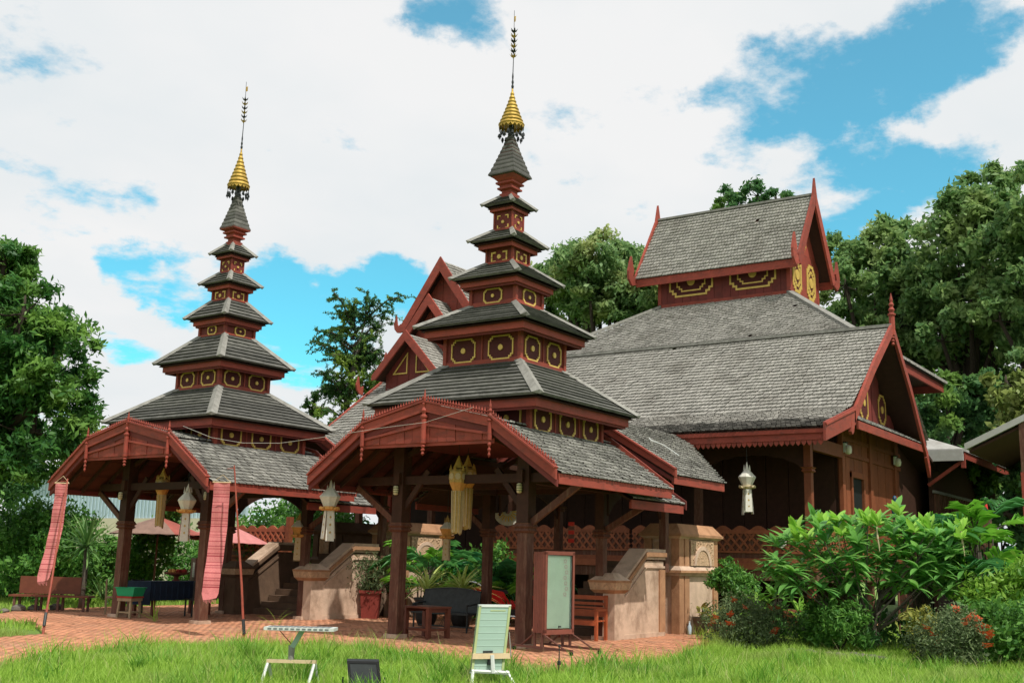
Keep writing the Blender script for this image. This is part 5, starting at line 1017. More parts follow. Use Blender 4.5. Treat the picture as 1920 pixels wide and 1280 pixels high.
# farther pavilion: table, stools, chairs, bowl, notice board
t = thing('cloth_table', 'long table under a dark blue cloth in the farther pavilion', 'table', (.0,10.75,0), .05)
MB().box(-1.2,1.1,-.4,.5,.84,.90).build('tabletop', M['cloth'], t); MB().box(-1.22,1.12,-.42,-.40,.42,.91).build('cloth_front', M['cloth'], t); MB().box(-1.22,-1.20,-.42,.5,.30,.91).build('cloth_side', M['cloth'], t)
for k in range(12): MB().lathe([(.02,.43),(.035,.6),(.015,.88)],6,(-1.1+k*.2,-.425)).build('cloth_fold', M['cloth'], t)
for x in (-1.0,.95):
    for y in (-.3,.42): MB().box(x-.04,x+.04,y-.04,y+.04,0,.84).build('leg', M['tablewood'], t)
t = thing('flower_bowl', 'footed tray of red fruit and flowers on the blue cloth table', 'bowl', (.1,10.9,.91))
MB().lathe([(.12,0),(.06,.06),(.08,.12),(.32,.18),(.34,.23),(.28,.2)],14).build('tray', M['tablewood'], t)
for k in range(14): a = k*2.4; r = .06+.2*(k/14); MB().lathe([(.005,.2),(.05,.22),(.055,.27),(.02,.31)],7,(r*math.cos(a),r*math.sin(a))).build('fruit', M['seatred' if k % 3 else 'amber'], t)
t = thing('notice_stand', 'small brown notice board with a white sheet on the blue cloth table', 'notice board', (.75,11.0,.91), -.55)
MB().box(-.02,.04,-.42,.42,0,.62).build('board', M['rust'], t); MB().box(-.03,-.02,-.36,-.02,.10,.50).build('white_sheet', M['silver'], t)
for k in range(6): MB().box(-.034,-.03,-.32+.03*(k%2),-.07,.15+k*.055,.16+k*.055).build('text_line', M['cells'], t)
def stool(label, loc, rz, h=.5, m='palewood', grp='wooden seats by the blue table'):
    t = thing('wooden_stool', label, 'stool', loc, rz, grp)
    for x in (-.17,.17):
        for y in (-.17,.17): MB().bar((x*1.15,y*1.15,0),(x,y,h-.03),.05,.05,(1,0,0)).build('leg', M[m], t)
    MB().box(-.24,.24,-.24,.24,h-.03,h+.01).build('seat', M['seatred' if m == 'palewood' else m], t); MB().box(-.22,.22,-.22,.22,h-.11,h-.03).build('apron', M[m], t)
    for s in (-1,1): MB().box(-.18,.18,s*.18-.015,s*.18+.015,.12,.16).build('stretcher', M[m], t); MB().box(s*.18-.015,s*.18+.015,-.18,.18,.12,.16).build('stretcher', M[m], t)
stool('pale wooden stool under a green tub, by the left post of the farther pavilion', (-1.80,10.30,0), .25, .53)
t = thing('green_tub', 'bright green rectangular tub standing on the pale stool', 'tub', (-1.80,10.30,.545), .25); MB().add([(-.20,-.24,0),(.20,-.24,0),(.20,.24,0),(-.20,.24,0),(-.23,-.29,.20),(.23,-.29,.20),(.23,.29,.20),(-.23,.29,.20)],[(3,2,1,0),(0,1,5,4),(1,2,6,5),(2,3,7,6),(3,0,4,7)]).build('tub_wall', M['green'], t); MB().ring([(-.25,-.31,.2),(.25,-.31,.2),(.25,.31,.2),(-.25,.31,.2)],[(-.21,-.27,.2),(.21,-.27,.2),(.21,.27,.2),(-.21,.27,.2)],(0,0,.02)).build('tub_rim', M['green'], t)
def chair(label, loc, rz, m, grp='chairs around the blue table'):
    t = thing('chair', label, 'chair', loc, rz, grp)
    for x in (-.2,.2):
        MB().bar((x,-.2,0),(x,-.2,.45),.035,.035,(1,0,0)).build('leg', M[m], t); MB().bar((x,.2,0),(x,.24,.92),.035,.035,(1,0,0)).build('leg', M[m], t)
    MB().box(-.23,.23,-.23,.22,.43,.47).build('seat', M[m], t); 
    for z in (.60,.74,.86): MB().box(-.2,.2,.205+(z-.5)*.05,.23+(z-.5)*.05,z-.04,z+.04).build('back_slat', M[m], t)
chair('pale wooden chair at the left end of the blue cloth table', (-1.2,11.75,0), .9, 'palewood')
chair('dark chair drawn up to the front of the blue cloth table', (.05,9.95,0), 2.9, 'iron'); chair('dark chair behind the blue cloth table', (-.3,11.75,0), .1, 'iron')
t = thing('garden_bench', 'long red-brown bench with a solid back at the left, behind the narrow banner', 'bench', (-1.75,14.0,0), -.966)
MB().box(-.85,.85,.18,.23,.45,.92).build('backrest', M['tablewood'], t); MB().box(-.95,1.25,-.24,.24,.38,.43).build('seat', M['tablewood'], t)
for x in (-.8,-.2,.4,1.1):
    MB().box(x-.03,x+.03,-.2,-.14,0,.38).build('leg', M['rust'], t); MB().box(x-.03,x+.03,.14,.2,0,.38).build('leg', M['rust'], t)
for x in (-.7,.7): MB().box(x-.025,x+.025,.23,.27,.38,.9).build('back_post', M['rust'], t)
def parasol(label, loc, r, h, drop, mats, rz, tilt):
    t = thing('parasol', label, 'parasol', loc, rz, 'large paper parasols behind the farther pavilion'); t.rotation_euler = (tilt,0,rz)
    MB().tube([(0,0,-.05),(0,0,h+.05)],.035,8).build('pole', M['rust'], t); n = 20
    for k in range(n):
        a0, a1 = 2*PI*k/n, 2*PI*(k+1)/n; P = lambda rr,a,z: (rr*math.cos(a),rr*math.sin(a),z)
        zz = lambda f: h-drop*f**1.15
        MB().add([P(.05,a0,h),P(.05,a1,h),P(r*.5,a1,zz(.5)),P(r*.5,a0,zz(.5)),P(r,a1,zz(1)),P(r,a0,zz(1)),P(r*.985,(a0+a1)/2,zz(1)-.03)],[(0,1,2,3),(3,2,4,5),(5,4,6)]).build('cloth_gore', M[mats[(k//7)%len(mats)]], t)
        MB().bar(P(.06,a0,h-.03),P(r*.97,a0,zz(1)-.03),.014,.018).build('rib', M['rust'], t)
    MB().lathe([(.12,h-.04),(.14,h+.04),(.06,h+.16),(.05,h+.28),(.0,h+.32)],10).build('parasol_cap', M['iron'], t)
parasol('wide faded red paper parasol, the left and nearer of the two', (4.0,16.85,0), 1.55, 2.82, .58, ['parasolbrown','parasol','parasolpink'], 2.2, .0)
parasol('pink paper parasol half behind the faded red one', (6.6,16.6,0), 1.55, 2.7, .6, ['parasolpink'], .3, .05)
# planters, pots, ornaments
def planter(label, loc, w_, h, m, rz=0, grp='red box planters'):
    t = thing('planter', label, 'planter', loc, rz, grp); a, b = w_*.40, w_*.5
    MB().add([(-a,-a,0),(a,-a,0),(a,a,0),(-a,a,0),(-b,-b,h),(b,-b,h),(b,b,h),(-b,b,h)],[(3,2,1,0),(0,1,5,4),(1,2,6,5),(2,3,7,6),(3,0,4,7)]).build('box', M[m], t)
    MB().ring([(-b-.03,-b-.03,h-.06),(b+.03,-b-.03,h-.06),(b+.03,b+.03,h-.06),(-b-.03,b+.03,h-.06)],[(-b+.04,-b+.04,h-.06),(b-.04,-b+.04,h-.06),(b-.04,b-.04,h-.06),(-b+.04,b-.04,h-.06)],(0,0,.08)).build('rim', M[m], t); MB().box(-b+.03,b-.03,-b+.03,b-.03,h-.08,h-.03).build('soil', M['greybark'], t)
    return t
planter('dark red planter with a loose fern bush, left of two by the farther staircase', (3.72,6.98,0), .55, .75, 'redpot', .6); planter('dark red planter standing right of the fern planter by the farther staircase', (4.85,6.95,0), .5, .72, 'redpot', .6)
planter('brick red box planter beside the corner post of the hall', (9.6,-3.3,0), .75, .55, 'plantpot', .1)
def pot(label, loc, r, h, m):
    t = thing('plant_pot', label, 'pot', loc, 0, 'round pots by the pedestal'); MB().lathe([(r*.6,0),(r*.85,h*.3),(r,h*.8),(r*1.08,h*.85),(r*1.08,h),(r*.9,h),(r*.85,h*.9)],14).build('pot_body', M[m], t, True); MB().lathe([(.0,h*.88),(r*.86,h*.88),(r*.8,h*.86)],12).build('soil', M['greybark'], t)
pot('grey round pot holding a striped plant, at the foot of the carved pedestal', (5.95,-2.05,0), .2, .42, 'greypot'); pot('clay pot right of the grey round pot', (5.7,-2.6,0), .24, .34, 'plantpot')
t = thing('bottle', 'pale plastic bottle standing by the foot of the pedestal', 'bottle', (5.5,-1.95,0)); MB().lathe([(.045,0),(.05,.03),(.05,.2),(.02,.26),(.02,.3)],10).build('bottle_body', M['wallblue'], t, True); MB().lathe([(.024,.3),(.024,.33)],8).build('cap', M['white'], t)
t = thing('lion_figure', 'dark small guardian figure at the foot of the farther pedestal', 'figure', (4.75,6.85,0), -.6)
MB().box(-.16,.16,-.16,.16,0,.1).build('plinth', M['iron'], t); MB().lathe([(.12,.1),(.15,.22),(.12,.38),(.08,.46)],10).build('body', M['iron'], t, True); MB().lathe([(.06,.44),(.11,.50),(.12,.58),(.07,.66),(.02,.7)],10,(-.02,0)).build('head', M['iron'], t, True)
for s in (-1,1): MB().tube([(-.1,s*.08,.1),(-.12,s*.08,.28)],[.045,.04],7).build('foreleg', M['iron'], t); MB().lathe([(.03,.62),(.0,.72)],6,(0,s*.07)).build('ear', M['iron'], t)
t = thing('peacock_figure', 'blue glazed bird figure standing above the leaves by the side wall', 'bird figure', (9.2,-6.05,2.45), .3); t.scale = (.55,.55,.62)
MB().tube([(0,0,-4),(0,0,1.0)],.05,7).build('stand', M['column'], t); MB().lathe([(.03,.95),(.14,1.05),(.17,1.25),(.11,1.45),(.07,1.6),(.09,1.68),(.10,1.76),(.05,1.84),(.0,1.86)],12).build('body', M['blue'], t, True); MB().prism([(-.10,-.02,1.76),(-.20,0,1.72),(-.10,.02,1.72)],(0,0,.03)).build('beak', M['gold'], t); MB().prism([(.12,-.08,1.2),(.5,-.1,.6),(.5,.1,.6),(.12,.08,1.2)],(.03,0,.03)).build('tail', M['blue'], t)
t = thing('marker_cone', 'red cone with a grey top standing behind the right-hand leaves', 'cone', (11.8,-7.75,3.15)); t.scale = (.34,.34,.5); MB().lathe([(.22,0),(.2,.05),(.08,.95),(.05,1.0)],12).build('cone_body', M['conered'], t, True); MB().lathe([(.10,.92),(.12,1.0),(.04,1.12)],10).build('cone_top', M['hip'], t); MB().box(-.3,.3,-.3,.3,-6.05,0).build('pedestal', M['column'], t)
rr = random.Random(12)
for k in range(16):
    t_ = k/15; p = (1.4+rr.uniform(-.3,.3), -6.1-t_*2.6, -.02)
    if k > 10: p = (-3.6+(k-11)*.6, 14.1+.35*math.sin(k), -.02)
    mb = MB(); s = rr.uniform(.10,.2); mb.lathe([(s*.7,-.03),(s,.05),(s*.85,s*.7),(s*.3,s*1.0)],7)
    mb.v = [(x*rr.uniform(.85,1.25),y*rr.uniform(.85,1.25),z) for x,y,z in mb.v]; o = mb.build('garden_rock', M['rock']); o.location = p; o.rotation_euler = (0,0,rr.uniform(0,6))
    tag(o, 'rough grey rock, '+['first','second','third','fourth','fifth','sixth','seventh','eighth','ninth','tenth','eleventh'][k if k <= 10 else k-11]+' from the left edging the '+('right-hand shrub bed' if k <= 10 else 'garden by the long left bench'), 'rock', 'rocks edging the right-hand bed' if k <= 10 else 'rocks edging the left garden')

# ------------------------------------------------------------------ trees and plants
def leaves(P, Nrm, size, seed, flat=.0, ratio=.5):
    r = np.random.RandomState(seed); n = len(P)
    d = r.randn(n,3); d[:,2] -= .25; d /= np.linalg.norm(d,axis=1)[:,None]
    q = Nrm*1.0+r.randn(n,3)*.8; q[:,2] += .5; q -= d*np.sum(q*d,1)[:,None]; q /= np.linalg.norm(q,axis=1)[:,None]+1e-6
    s = np.cross(d,q); L_ = (size*(.6+.8*r.rand(n)))[:,None]; W_ = L_*ratio
    V = np.stack([P-d*L_*.5, P+s*W_*.5-d*L_*.05+q*L_*.06, P+d*L_*.5-q*L_*.08, P-s*W_*.5-d*L_*.05+q*L_*.06],1).reshape(-1,3)
    F = (np.arange(n)*4)[:,None]+np.array([[0,1,2,3]]); return V, F
def clump_points(blobs, n, nclump, seed, sig=.16, shell=.72):
    """leaf positions gathered in clumps near the surface of overlapping lobes"""
    r = np.random.RandomState(seed); B = np.array([b[:3] for b in blobs]); Rr = np.array([b[3] for b in blobs]); Rz = np.array([b[4] if len(b) > 4 else b[3] for b in blobs])
    w_ = Rr**2; w_ = w_/w_.sum(); k = r.choice(len(B), nclump, p=w_); d = r.randn(nclump,3); d[:,2] = d[:,2]*.9+.15; d /= np.linalg.norm(d,axis=1)[:,None]
    rad = shell+(1.08-shell)*r.rand(nclump)**.7; c = B[k]+d*np.stack([Rr[k]*rad,Rr[k]*rad,Rz[k]*rad],1)
    j = r.randint(0, nclump, n); sg = sig*Rr[k][j]*(.6+.9*r.rand(nclump))[j]
    P = c[j]+r.randn(n,3)*sg[:,None]*np.array([1,1,.75]); return P, d[j], c
def tree(name, label, base, blobs, m, n, size, nclump, seed, trunk=.3, bark='bark', grp=None, cat='tree', sig=.16, ratio=.5, limbs=True, shell=.72):
    base = V3(base); t = thing(name, label, cat, base, 0, grp)
    bl = [(b[0]-base.x,b[1]-base.y,b[2]-base.z)+tuple(b[3:]) for b in blobs]
    P, Nr, c = clump_points(bl, n, nclump, seed, sig, shell); V, F = leaves(P, Nr, size, seed, ratio=ratio); obj('crown', npmesh('crown', V, F, m), t)
    r = random.Random(seed); top = max(b[2] for b in bl); cxm = sum(b[0] for b in bl)/len(bl); cym = sum(b[1] for b in bl)/len(bl); fork = V3((cxm*.5,cym*.5,max(top*.42,.2)))
    tk = MB().tube([(0,0,-.15),(cxm*.15+r.uniform(-.1,.1)*trunk*4,cym*.15,fork.z*.5),fork],[trunk*1.25,trunk*.95,trunk*.8],9).build('trunk', M[bark], t, True)
    if limbs:
        for b in bl:
            p = V3(b[:3]); mid = lerp(fork,p,.5)+V3((r.uniform(-.3,.3),r.uniform(-.3,.3),.3))*b[3]*.4
            MB().tube([fork,mid,p,p+V3((0,0,b[3]*.5))],[trunk*.6,trunk*.42,trunk*.25,trunk*.06],6).build('limb', M[bark], tk, True)
        idx = np.random.RandomState(seed).choice(len(c), min(len(c),90), replace=False); tw = MB(); bc = np.array([b[:3] for b in bl])
        for i in idx:
            q = bc[np.argmin(((bc-c[i])**2).sum(1))]; tw.tube([q,(q+c[i])/2+np.array([0,0,-.1]),c[i]],[trunk*.13,trunk*.08,trunk*.03],4)
        tw.build('twigs', M[bark], tk, kind='stuff')
    return t
def ring_blobs(cx_, cy_, cz_, R_, H_, n, seed, core=True):
    r = random.Random(seed); out = [(cx_,cy_,cz_,R_*.6,H_*.58)] if core else []
    for k in range(n):
        a = r.uniform(0,2*PI); f = r.uniform(.25,.85); z = r.uniform(-.85,.95); q = math.sqrt(max(0,1-z*z))
        out.append((cx_+math.cos(a)*R_*f*q*1.05,cy_+math.sin(a)*R_*f*q*1.05,cz_+z*H_*.72,R_*r.uniform(.28,.48)))
    return out
# big tree on the left
tree('leafy_tree', 'large dark green tree filling the left edge', (-1.6,20.2,0), ring_blobs(-1.2,18.9,7.4,2.6,4.2,12,3)+[(-.7,16.6,7.2,1.5),(-.8,17.0,5.2,1.6),(-.9,15.7,6.4,.9),(-2.6,19.4,4.0,1.6),(-1.6,20.0,10.2,1.3),(-1.3,18.9,10.6,.9)], L['mango'], 60000, .26, 520, 3, .34, sig=.13, ratio=.34)
tree('leafy_tree', 'dark tree farther back at the left edge, behind the large one', (3,27.5,0), ring_blobs(3,27,6.0,3.2,4,9,8), L['dark'], 24000, .30, 220, 8, .3, ratio=.4)
# feathery sparse trees between the pavilions
def feather(label, base, h, r_, seed, nb):
    base = V3(base); t = thing('feathery_tree', label, 'tree', base, 0, 'sparse feathery trees between the pavilions'); r = random.Random(seed)
    top = V3((.4,-.5,h)); tk = MB().tube([(0,0,-.2),(.2,0,h*.4),(0,.2,h*.7),top],[.34,.26,.16,.04],8).build('trunk', M['greybark'], t, True)
    P = []; D = []; tw = MB()
    for k in range(nb):
        f = r.uniform(.45,1)**.8; s = V3((.2*f,.1,h*f)) if f < .98 else top; a = r.uniform(0,2*PI); ln = r_*(.45+.75*r.random())*(1.25-f*.55); el = r.uniform(-.05,.75)+(.5 if f > .9 else 0)
        e_ = s+V3((math.cos(a)*math.cos(el),math.sin(a)*math.cos(el),math.sin(el)))*ln; m_ = lerp(s,e_,.55)+V3((0,0,.12*ln))
        MB().tube([s,m_,e_],[.07,.045,.015],5).build('limb', M['greybark'], tk, True)
        for q in range(10):
            g = .25+.75*(q+r.random())/10; p = lerp(lerp(s,m_,min(1,g*1.8)),lerp(m_,e_,max(0,g*1.8-.8)),g); d = V3((r.gauss(0,1),r.gauss(0,1),r.gauss(-.15,.6))).normalized(); l2 = r.uniform(.5,1.1)*r_*.32; p2 = p+d*l2+V3((0,0,-.12*l2))
            tw.tube([p,p2],[.014,.006],4)
            for z in range(46): w2 = r.random(); pp = lerp(p,p2,w2); P.append((pp.x+r.gauss(0,.045),pp.y+r.gauss(0,.045),pp.z+r.gauss(0,.045))); D.append((0,0,1))
    tw.build('twigs', M['greybark'], tk, kind='stuff'); V, F = leaves(np.array(P), np.array(D,float), .17, seed, ratio=.42); obj('crown', npmesh('crown', V, F, L['feather']), t)
feather('sparse feathery tree rising between the two pavilion towers', (23.8,27.0,0), 14.6, 3.1, 5, 62); feather('low feathery treetop just right of the farther tower roof', (23.7,29.8,0), 10.0, 1.7, 6, 24)
# wooded backdrop right and centre: single trees
BG = [('deep green tree filling the gap between the trunks behind the hall gable',(41,-.5),15.5,3,4.2,'teak',30000),('deep green tree filling the gap right of it, nearer the edge',(38,-6.0),15.0,3,4.0,'teak',26000),
      ('green tree low behind the pale shelter, closing the view at the right edge',(22.5,-8.2),7.6,.2,3.0,'dark',22000),('low tree behind the annex wall at the right',(38,-6.5),9.0,.3,4.0,'teak',20000),
      ('broad tall tree left of the hall lantern, pale brownish new leaves on top',(37,18.8),21.2,14.5,4.0,'teakfar',40000),('tree between the nearer tower and the hall lantern, lower than its neighbour',(37,14.0),19.5,12,3.3,'teakfar',26000),
      ('tree half hidden behind the nearer tower',(38.4,24.3),20.6,14,3.0,'teakfar',22000),('far treetop showing above the roof ridge of the hall lantern',(49,13.8),28.3,23,2.6,'dark',9000),
      ('tall tree right of the hall lantern with sky showing through its crown',(38.5,2.6),21.4,9,3.9,'teak',42000),('tallest tree at the right, its crown reaching highest',(36.5,-2.2),23.0,9,3.9,'teak',46000),
      ('tree leaning in at the far right edge',(33.2,-6.8),20.4,9,3.4,'teak',36000),('dark tree low behind the right gable of the hall',(30,-2.2),11.8,3,3.0,'dark',26000),
      ('low yellow-green tree right of the hall gable, behind the pale shelter roof',(24.5,-7.4),10.3,5,2.5,'olivey',26000),('dark round tree low at the right edge',(31,-9),12.0,.3,3.9,'dark',34000),('dark tree behind the hipped roof of the hall',(34,7.5),15.0,6,3.0,'dark',14000)]
for k, (lb, (x, y), zt, zb, R_, mt, n) in enumerate(BG):
    h = (zt-zb)/2; bl = ring_blobs(x,y,(zt+zb)/2,R_,h,13,30+k); bl = [(a,b,min(c,zt-r*.9),r)+tuple(q) for a,b,c,r,*q in bl]
    if lb.startswith('far treetop'): bl = [(49,15.2,26.7,1.1),(49.2,13.4,26.9,1.0),(49,12,26.4,.9),(49,14.2,25.2,1.5)]
    tree('tall_tree', lb, (x,y,0), bl, L[mt], n, .34 if mt != 'dark' else .30, max(60,int(n/170)), 30+k, .34, 'bark', 'trees behind the hall', sig=.135, ratio=.5)
# shrubs
def shrub(label, base, blobs, m, n, size, seed, grp=None, name='shrub', ratio=.45, stem=.025, flowers=None, sig=.2, nc=None):
    t = tree(name, label, base, blobs, m, n, size, nc or max(40,n//60), seed, stem, 'bark', grp, 'shrub', sig, ratio, limbs=False, shell=.5)
    r = random.Random(seed); bx = V3(base); me = None
    for k in range(5):
        b = r.choice(blobs); MB().tube([(0,0,-.05),(lerp((0,0,0),V3(b[:3])-bx,.5)+V3((0,0,.1))),V3(b[:3])-bx],[stem,stem*.7,stem*.3],5).build('stem', M['bark'], t)
    if flowers:
        fm = None
        for k in range(flowers):
            b = r.choice(blobs); a = r.uniform(PI*.95,PI*1.75); z = r.uniform(-.3,.8); q = math.sqrt(1-z*z); p = V3(b[:3])-bx+V3((math.cos(a)*q,math.sin(a)*q,z))*b[3]*1.05
            if fm is None:
                mb = MB()
                for i in range(9):
                    aa = i*2.4; rr_ = .02+.035*(i/9); c = V3((rr_*math.cos(aa),rr_*math.sin(aa),.02+.02*math.cos(i))); 
                    for j in range(4): a2 = PI/2*j+i; d = V3((math.cos(a2),math.sin(a2),.3)); e2 = V3((-d.y,d.x,0)); mb.add([c,c+d*.02+e2*.012,c+d*.036,c+d*.02-e2*.012],[(0,1,2,3)])
                fm = mb.mesh('flower_head', L['flower'])
            obj('flower_head', fm, t, mtx=Matrix.Translation(p) @ Matrix.Rotation(r.uniform(-.8,.8),4,'X') @ Matrix.Rotation(r.uniform(-.8,.8),4,'Y') @ Matrix.Scale(r.uniform(1.0,1.7),4))
    return t
GL = 'garden shrubs behind the farther pavilion'
SH = [('light green shrub at the left edge behind the long bench',(.2,17.6,0),[(.0,17.6,1.2,1.1),(.2,18.4,1.8,1.0),(.4,16.7,1.9,.9),(.6,16.6,2.5,.6),(.3,17.9,2.5,.8)],'bush',9000,.17),
      ('leafy shrub left of the spiky plant',(1.0,16.0,0),[(1.0,16.0,1.0,.7),(1.2,15.6,1.6,.5)],'bush',5000,.15),
      ('tall shrub behind the spiky plant, reaching the pavilion eave',(4.5,18.6,0),[(4.5,18.6,.9,.8),(4.7,18.0,1.7,.7),(4.9,17.2,3.3,.45),(5.0,17.6,2.6,.45)],'bush',9000,.17),
      ('dark bush behind the parasols, left half',(9.5,20.2,0),[(9.5,20.2,.9,1.1),(9.6,21.6,1.1,1.1),(9.8,18.9,1.3,1.0)],'bush',11000,.17),
      ('sunlit bush behind the blue cloth table',(9.0,17.2,0),[(9.0,17.2,1.1,1.1),(9.2,16.4,1.6,1.0),(9.1,17.9,2.1,.9)],'bush',9000,.16),
      ('bright shrub behind the carved gallery rail',(13.5,19.8,0),[(13.5,19.8,2.4,1.5),(13.6,18.4,3.0,1.3),(13.8,21.5,2.6,1.4),(14,17.4,2.2,1.2)],'bush',12000,.2),
      ('low shrub beneath the carved gallery rail',(10.0,16.6,0),[(10.0,16.6,.7,.8),(10.2,17.6,.9,.8),(9.9,15.6,.6,.6)],'lime',5000,.14),
      ('dark bush at the far left behind the long bench',(1.5,21.0,0),[(1.5,21.0,1.3,1.5),(1.8,19.6,1.0,1.1),(1.2,22.8,1.6,1.6)],'bush',8000,.2)]
for k, (lb, b, bl, mt, n, sz) in enumerate(SH): shrub(lb, b, bl, L[mt], n, sz, 60+k, GL)
shrub('loose pale green fern bush in the left red planter', (3.72,6.98,.7), [(3.55,7.0,1.25,.45),(3.9,6.7,1.1,.5),(4.3,6.6,.95,.35),(3.5,7.3,1.4,.3)], L['grey'], 2600, .12, 71, name='fern_bush', ratio=.22, sig=.3)
# right-hand bed
shrub('grey-green flowering bush with orange blooms, in front of the carved pedestal', (2.4,-4.7,0), [(2.4,-4.7,.52,.58),(2.0,-4.35,.50,.42),(2.6,-5.2,.50,.5),(2.9,-4.4,.62,.45),(2.2,-5.0,.25,.45)], L['grey'], 9000, .065, 81, 'orange-flowering bushes', 'flowering_bush', flowers=16, ratio=.4)
shrub('low orange-flowering bush at the right, by the edge of the grass', (.9,-9.2,0), [(.9,-9.2,.50,.52),(1.1,-8.8,.48,.40),(.7,-9.5,.5,.40),(1.1,-9.3,.78,.30)], L['grey'], 7500, .065, 82, 'orange-flowering bushes', 'flowering_bush', flowers=18, ratio=.4)
shrub('dark green low shrub under the glossy-leaved plant', (2.5,-6.6,0), [(2.5,-6.5,.62,.45),(2.3,-6.9,.68,.42),(2.7,-6.2,.7,.35),(2.6,-7.1,.5,.35)], L['bush'], 5000, .12, 83, None, ratio=.26)
shrub('bright ferny shrub against the carved pedestal', (5.9,-2.9,0), [(5.9,-2.85,1.42,.34),(6.0,-3.1,1.1,.42),(5.8,-2.6,1.25,.3),(6.1,-3.3,.7,.4),(5.85,-2.8,1.75,.14)], L['bush'], 5200, .10, 84, None, ratio=.4)
shrub('yellow-green leafy shrub at the right edge', (3.8,-9.9,0), [(3.8,-9.6,.8,.75),(4.0,-10.2,1.3,.65),(3.7,-10.2,1.6,.5),(4.1,-9.2,1.2,.45),(3.5,-10.2,.7,.7)], L['lime'], 11000, .14, 85, None, ratio=.4)
shrub('dark shrub below the yellow-green one at the right edge', (2.2,-10.1,0), [(2.2,-10.1,.6,.65),(2.5,-9.5,.7,.5),(2.0,-10.6,.7,.6),(2.9,-9.2,.6,.5)], L['bush'], 6500, .12, 86, None)
shrub('low dark plants along the foot of the hall, behind the bushes', (4.5,-5.6,0), [(4.5,-5.6,.35,.5),(4.9,-6.6,.4,.5),(4.3,-4.6,.4,.4),(5.0,-7.6,.4,.5),(3.6,-5.8,.25,.4)], L['bush'], 6000, .12, 87, None)
shrub('small yellow-edged plant between the two flowering bushes', (2.2,-8.35,0), [(2.2,-8.35,.75,.28),(2.3,-8.5,.45,.3)], L['yellow'], 900, .16, 88, None, ratio=.22)
# plants with large leaves: every leaf is its own part
def leaf_mesh(name, ln, wd, m, curl=.25, fold=.15, n=5):
    V = []; F = []
    for i in range(n+1):
        f = i/n; w_ = wd*math.sin(PI*min(1,.06+f*.94))**.75*(1 if i < n else .05); x = ln*f; z = -curl*ln*f*f
        V += [(x,-w_/2,z+fold*w_),(x,0,z),(x,w_/2,z+fold*w_)]
    for i in range(n): a = 3*i; F += [(a,a+3,a+4,a+1),(a+1,a+4,a+5,a+2)]
    me = bpy.data.meshes.new(name); me.from_pydata(V, [], F); me.materials.append(m); me.polygons.foreach_set('use_smooth',[True]*len(me.polygons)); return me
def put_leaf(name, me, par, p, az, el, roll, sc):
    return obj(name, me, par, mtx=Matrix.Translation(p) @ Matrix.Rotation(az,4,'Z') @ Matrix.Rotation(-el,4,'Y') @ Matrix.Rotation(roll,4,'X') @ Matrix.Scale(sc,4))
def rosette(par, p, n, me, el0, el1, r, sc=1, name='leaf'):
    for k in range(n): put_leaf(name, me, par, p, 2*PI*k/n*1.0+k*2.4, r.uniform(el0,el1), r.uniform(-.4,.4), sc*r.uniform(.75,1.15))
t = thing('frangipani_shrub', 'large spreading shrub with glossy long leaves in rosettes, before the hall corner', 'shrub', (3.25,-7.0,0))
r = random.Random(5); lm = [leaf_mesh('leaf', .34, .095, L['frang'], .22), leaf_mesh('leaf', .34, .105, L['franglight'], .10), leaf_mesh('leaf', .36, .11, L['frang'], .38)]
tips = []
for k in range(190):
    sx = r.uniform(-1,1); x = sx*1.95; d = r.uniform(-.9,.7); top = 2.74-.5*abs(sx)**3+.12*sx+.1*math.sin(x*4); z = top-r.random()**1.35*1.45
    z = max(z, .95+.35*abs(sx)+.2*r.random())
    tips.append(V3((math.cos(-.966)*x-math.sin(-.966)*d, math.sin(-.966)*x+math.cos(-.966)*d, z)))
br = MB()
for k, p in enumerate(tips):
    if k % 7: continue
    f = V3((r.uniform(-.25,.25),r.uniform(-.25,.25),r.uniform(.1,.3))); m_ = V3((p.x*.3,p.y*.3,p.z*.45))+V3((r.gauss(0,.08),r.gauss(0,.08),0)); m2 = V3((p.x*.75,p.y*.75,p.z*.8)); br.tube([f,m_,m2,p],[.03,.022,.014,.010],6)
br.build('branches', M['greybark'], t, kind='stuff')
tips.sort(key=lambda p: -(p.x*-.82+p.y*-.57)-1.6*p.z); vs_ = []; fs_ = []
for k, p in enumerate(tips):
    hi = p.z > 2.0; me = lm[1 if (hi and k % 2 == 0) else (0 if k % 2 else 2)]; n = 9
    if k < 33: rosette(t, p, n, me, .15 if hi else -.2, 1.15, r, 1.2)
    else:
        mv = [v.co.copy() for v in me.vertices]
        for q in range(11):
            mt = Matrix.Translation(p) @ Matrix.Rotation(2*PI*q/11+q*2.4,4,'Z') @ Matrix.Rotation(-r.uniform(-.4,1.0),4,'Y') @ Matrix.Scale(r.uniform(.85,1.25),4); o = len(vs_); vs_ += [mt @ v for v in mv]; fs_ += [tuple(i+o for i in f.vertices) for f in me.polygons]
obj('inner_leaves', npmesh('inner_leaves', [tuple(v) for v in vs_], fs_, L['frang']), t, 'stuff')
for k in range(3): p = tips[8+k]; MB().tube([p,p+V3((-.05,-.03,-.25)),p+V3((-.02,-.05,-.5))],[.012,.02,.008],5).build('seed_pod', M['cream'], t)
